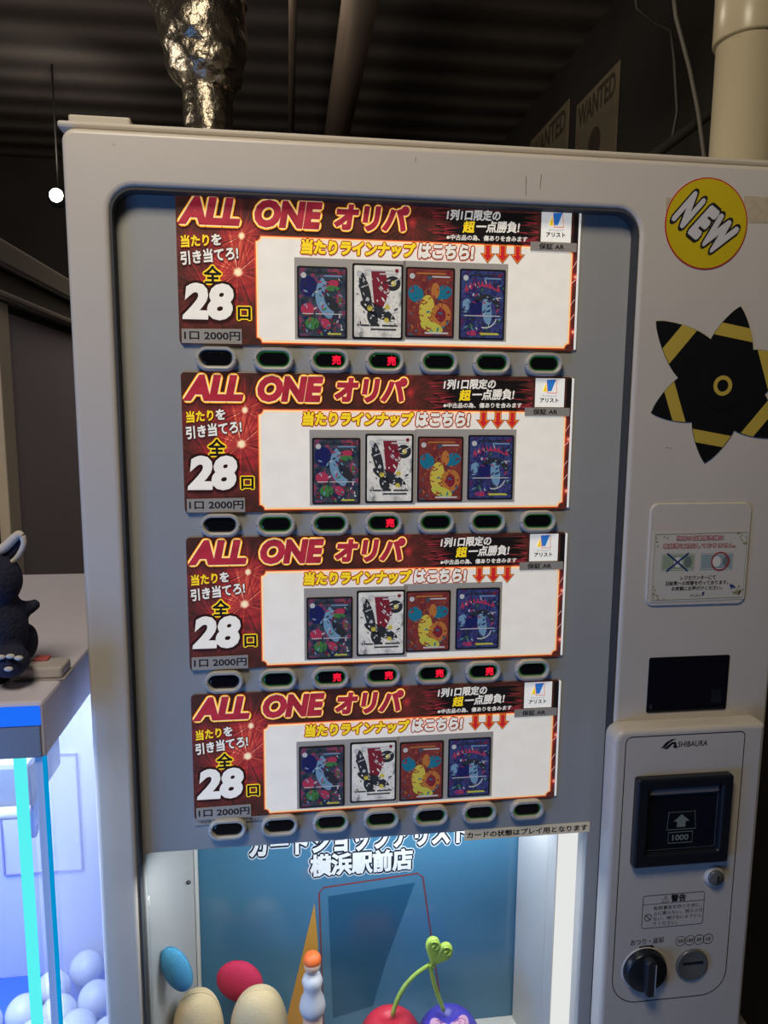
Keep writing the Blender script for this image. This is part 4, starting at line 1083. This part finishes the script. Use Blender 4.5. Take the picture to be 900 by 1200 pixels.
# cream pipe right
cp = empty('drain_pipe', (0.735, 0.47, 0), 'cream upright pipe with a coupling behind the right end of the vending machine', 'pipe')
pc = mat('cream_pvc', (205, 194, 164), 0.3); MB().lathe([(0.0, 0.0), (0.055, 0.0), (0.055, 2.25), (0.0, 2.25)], pc).build('pipe_shaft', cp)
MB().lathe([(0.0, 2.185), (0.0605, 2.185), (0.0615, 2.188), (0.0620, 2.30), (0.060, 2.302), (0.0, 2.302)], pc).build('pipe_coupling', cp)
MB().tube([(0, 0, 2.29), (0, 0, 2.5), (0, 0, 2.7), (0, 0, 2.899)], 0.0555, pc, 32).build('upper_pipe', cp)
# cables
cab = mat('grey_cable', (110, 104, 96), 0.5); cab2 = mat('dark_cable', (50, 47, 44), 0.5)
o = MB().tube([at(785, -40, 0.85), at(792, 20, 0.85), at(808, 80, 0.85), at(818, 130, 0.85), at(826, 190, 0.85), at(832, 240, 0.85)], 0.0050, cab, 8).build('hanging_cable'); tag(o, 'pale grey cable hanging left of the cream pipe', 'cable')
o = MB().tube([at(742, -20, 0.95), at(746, 10, 0.95), at(765, 26, 0.95), at(786, 36, 0.95), at(790, 70, 0.95), at(794, 130, 0.95), at(788, 160, 0.95), at(772, 182, 0.95)], 0.0045, cab2, 8).build('hanging_cable'); tag(o, 'dark looping cable left of the pale grey cable', 'cable')
o = MB().tube([at(700, 225, 0.92), at(772, 178, 0.92), at(830, 135, 0.92), at(880, 98, 0.92)], 0.012, cab2, 12).build('sloping_conduit'); tag(o, 'dark conduit sloping up behind the hanging cables', 'pipe')
# posters on the right wall
pap = mat('old_poster_paper', (124, 112, 90), 0.7, var=0.12, scale=14); pin = mat('poster_print', (70, 62, 52), 0.7)


def wanted(y0, y1, z0, z1, lab):
    r = empty('wall_poster', (RX1 - 0.004, (y0 + y1) / 2, (z0 + z1) / 2), lab, 'poster', 'wanted posters on the right wall'); h2, w2 = (z1 - z0) / 2, (y1 - y0) / 2
    r.rotation_euler[2] = -PI / 2          # local -Y faces into the room (-X)
    MB().box((0, 0, 0), (2 * w2, 0.004, 2 * h2), pap, 0.001).build('sheet', r)
    t = MB(); t.text('WANTED', (-w2 * 0.86, h2 * 0.62, w2 * 0.86, h2 * 0.92), -0.0026, pin, out=0.03)
    t.rect(-w2 * 0.8, -h2 * 0.45, w2 * 0.8, h2 * 0.55, -0.0024, mat('poster_photo', (120, 110, 90), 0.7))
    t.poly(ell(0, h2 * 0.18, w2 * 0.3, h2 * 0.24), -0.0028, pin); t.poly(ell(0, -h2 * 0.42, w2 * 0.66, h2 * 0.36), -0.0029, pin)
    t.rect(-w2 * 0.6, -h2 * 0.9, w2 * 0.6, -h2 * 0.82, -0.0026, pin); t.build('poster_print', r)


wanted(1.60, 1.97, 2.18, 2.68, 'WANTED poster nearest the cream pipe on the dark right wall')
wanted(2.05, 2.52, 2.20, 2.74, 'dim WANTED poster further back along the right wall')
# spotlight at the back
sl = at(66, 229, 2.4); sp0 = empty('spotlight', (sl.x, sl.y, sl.z), 'small glowing spotlight in the dark left of the vending machine', 'lamp')
MB().sphere((0, 0, 0), 0.028, emis('spot_lens', (255, 236, 205), 12.0), (1, 0.6, 1)).build('lens', sp0)
MB().lathe([(0.0, 0.03), (0.030, 0.03), (0.040, 0.005), (0.042, 0.0), (0.038, -0.01)], black, (0, 0.028, 0), '-Y').build('spot_can', sp0)
MB().tube([(0, 0.03, 0.035), (0, 0.03, RH - sl.z)], 0.004, cab2).build('spot_rod', sp0)
sp_l = bpy.data.lights.new('spot_glow', 'SPOT'); sp_l.energy = 3.5; sp_l.spot_blend = 1.0; sp_l.color = (1.0, 0.9, 0.78); sp_l.spot_size = 1.7; sp_l.shadow_soft_size = 0.04
so = bpy.data.objects.new('spot_glow', sp_l); COL.objects.link(so); so.location = (sl.x + 0.05, sl.y - 0.12, sl.z + 0.05)
so.rotation_euler = (CAM + (at(60, 85, 1.0) - CAM) * ((RH - CAM.z) / (at(60, 85, 1.0).z - CAM.z)) - so.location).to_track_quat('-Z', 'Y').to_euler()
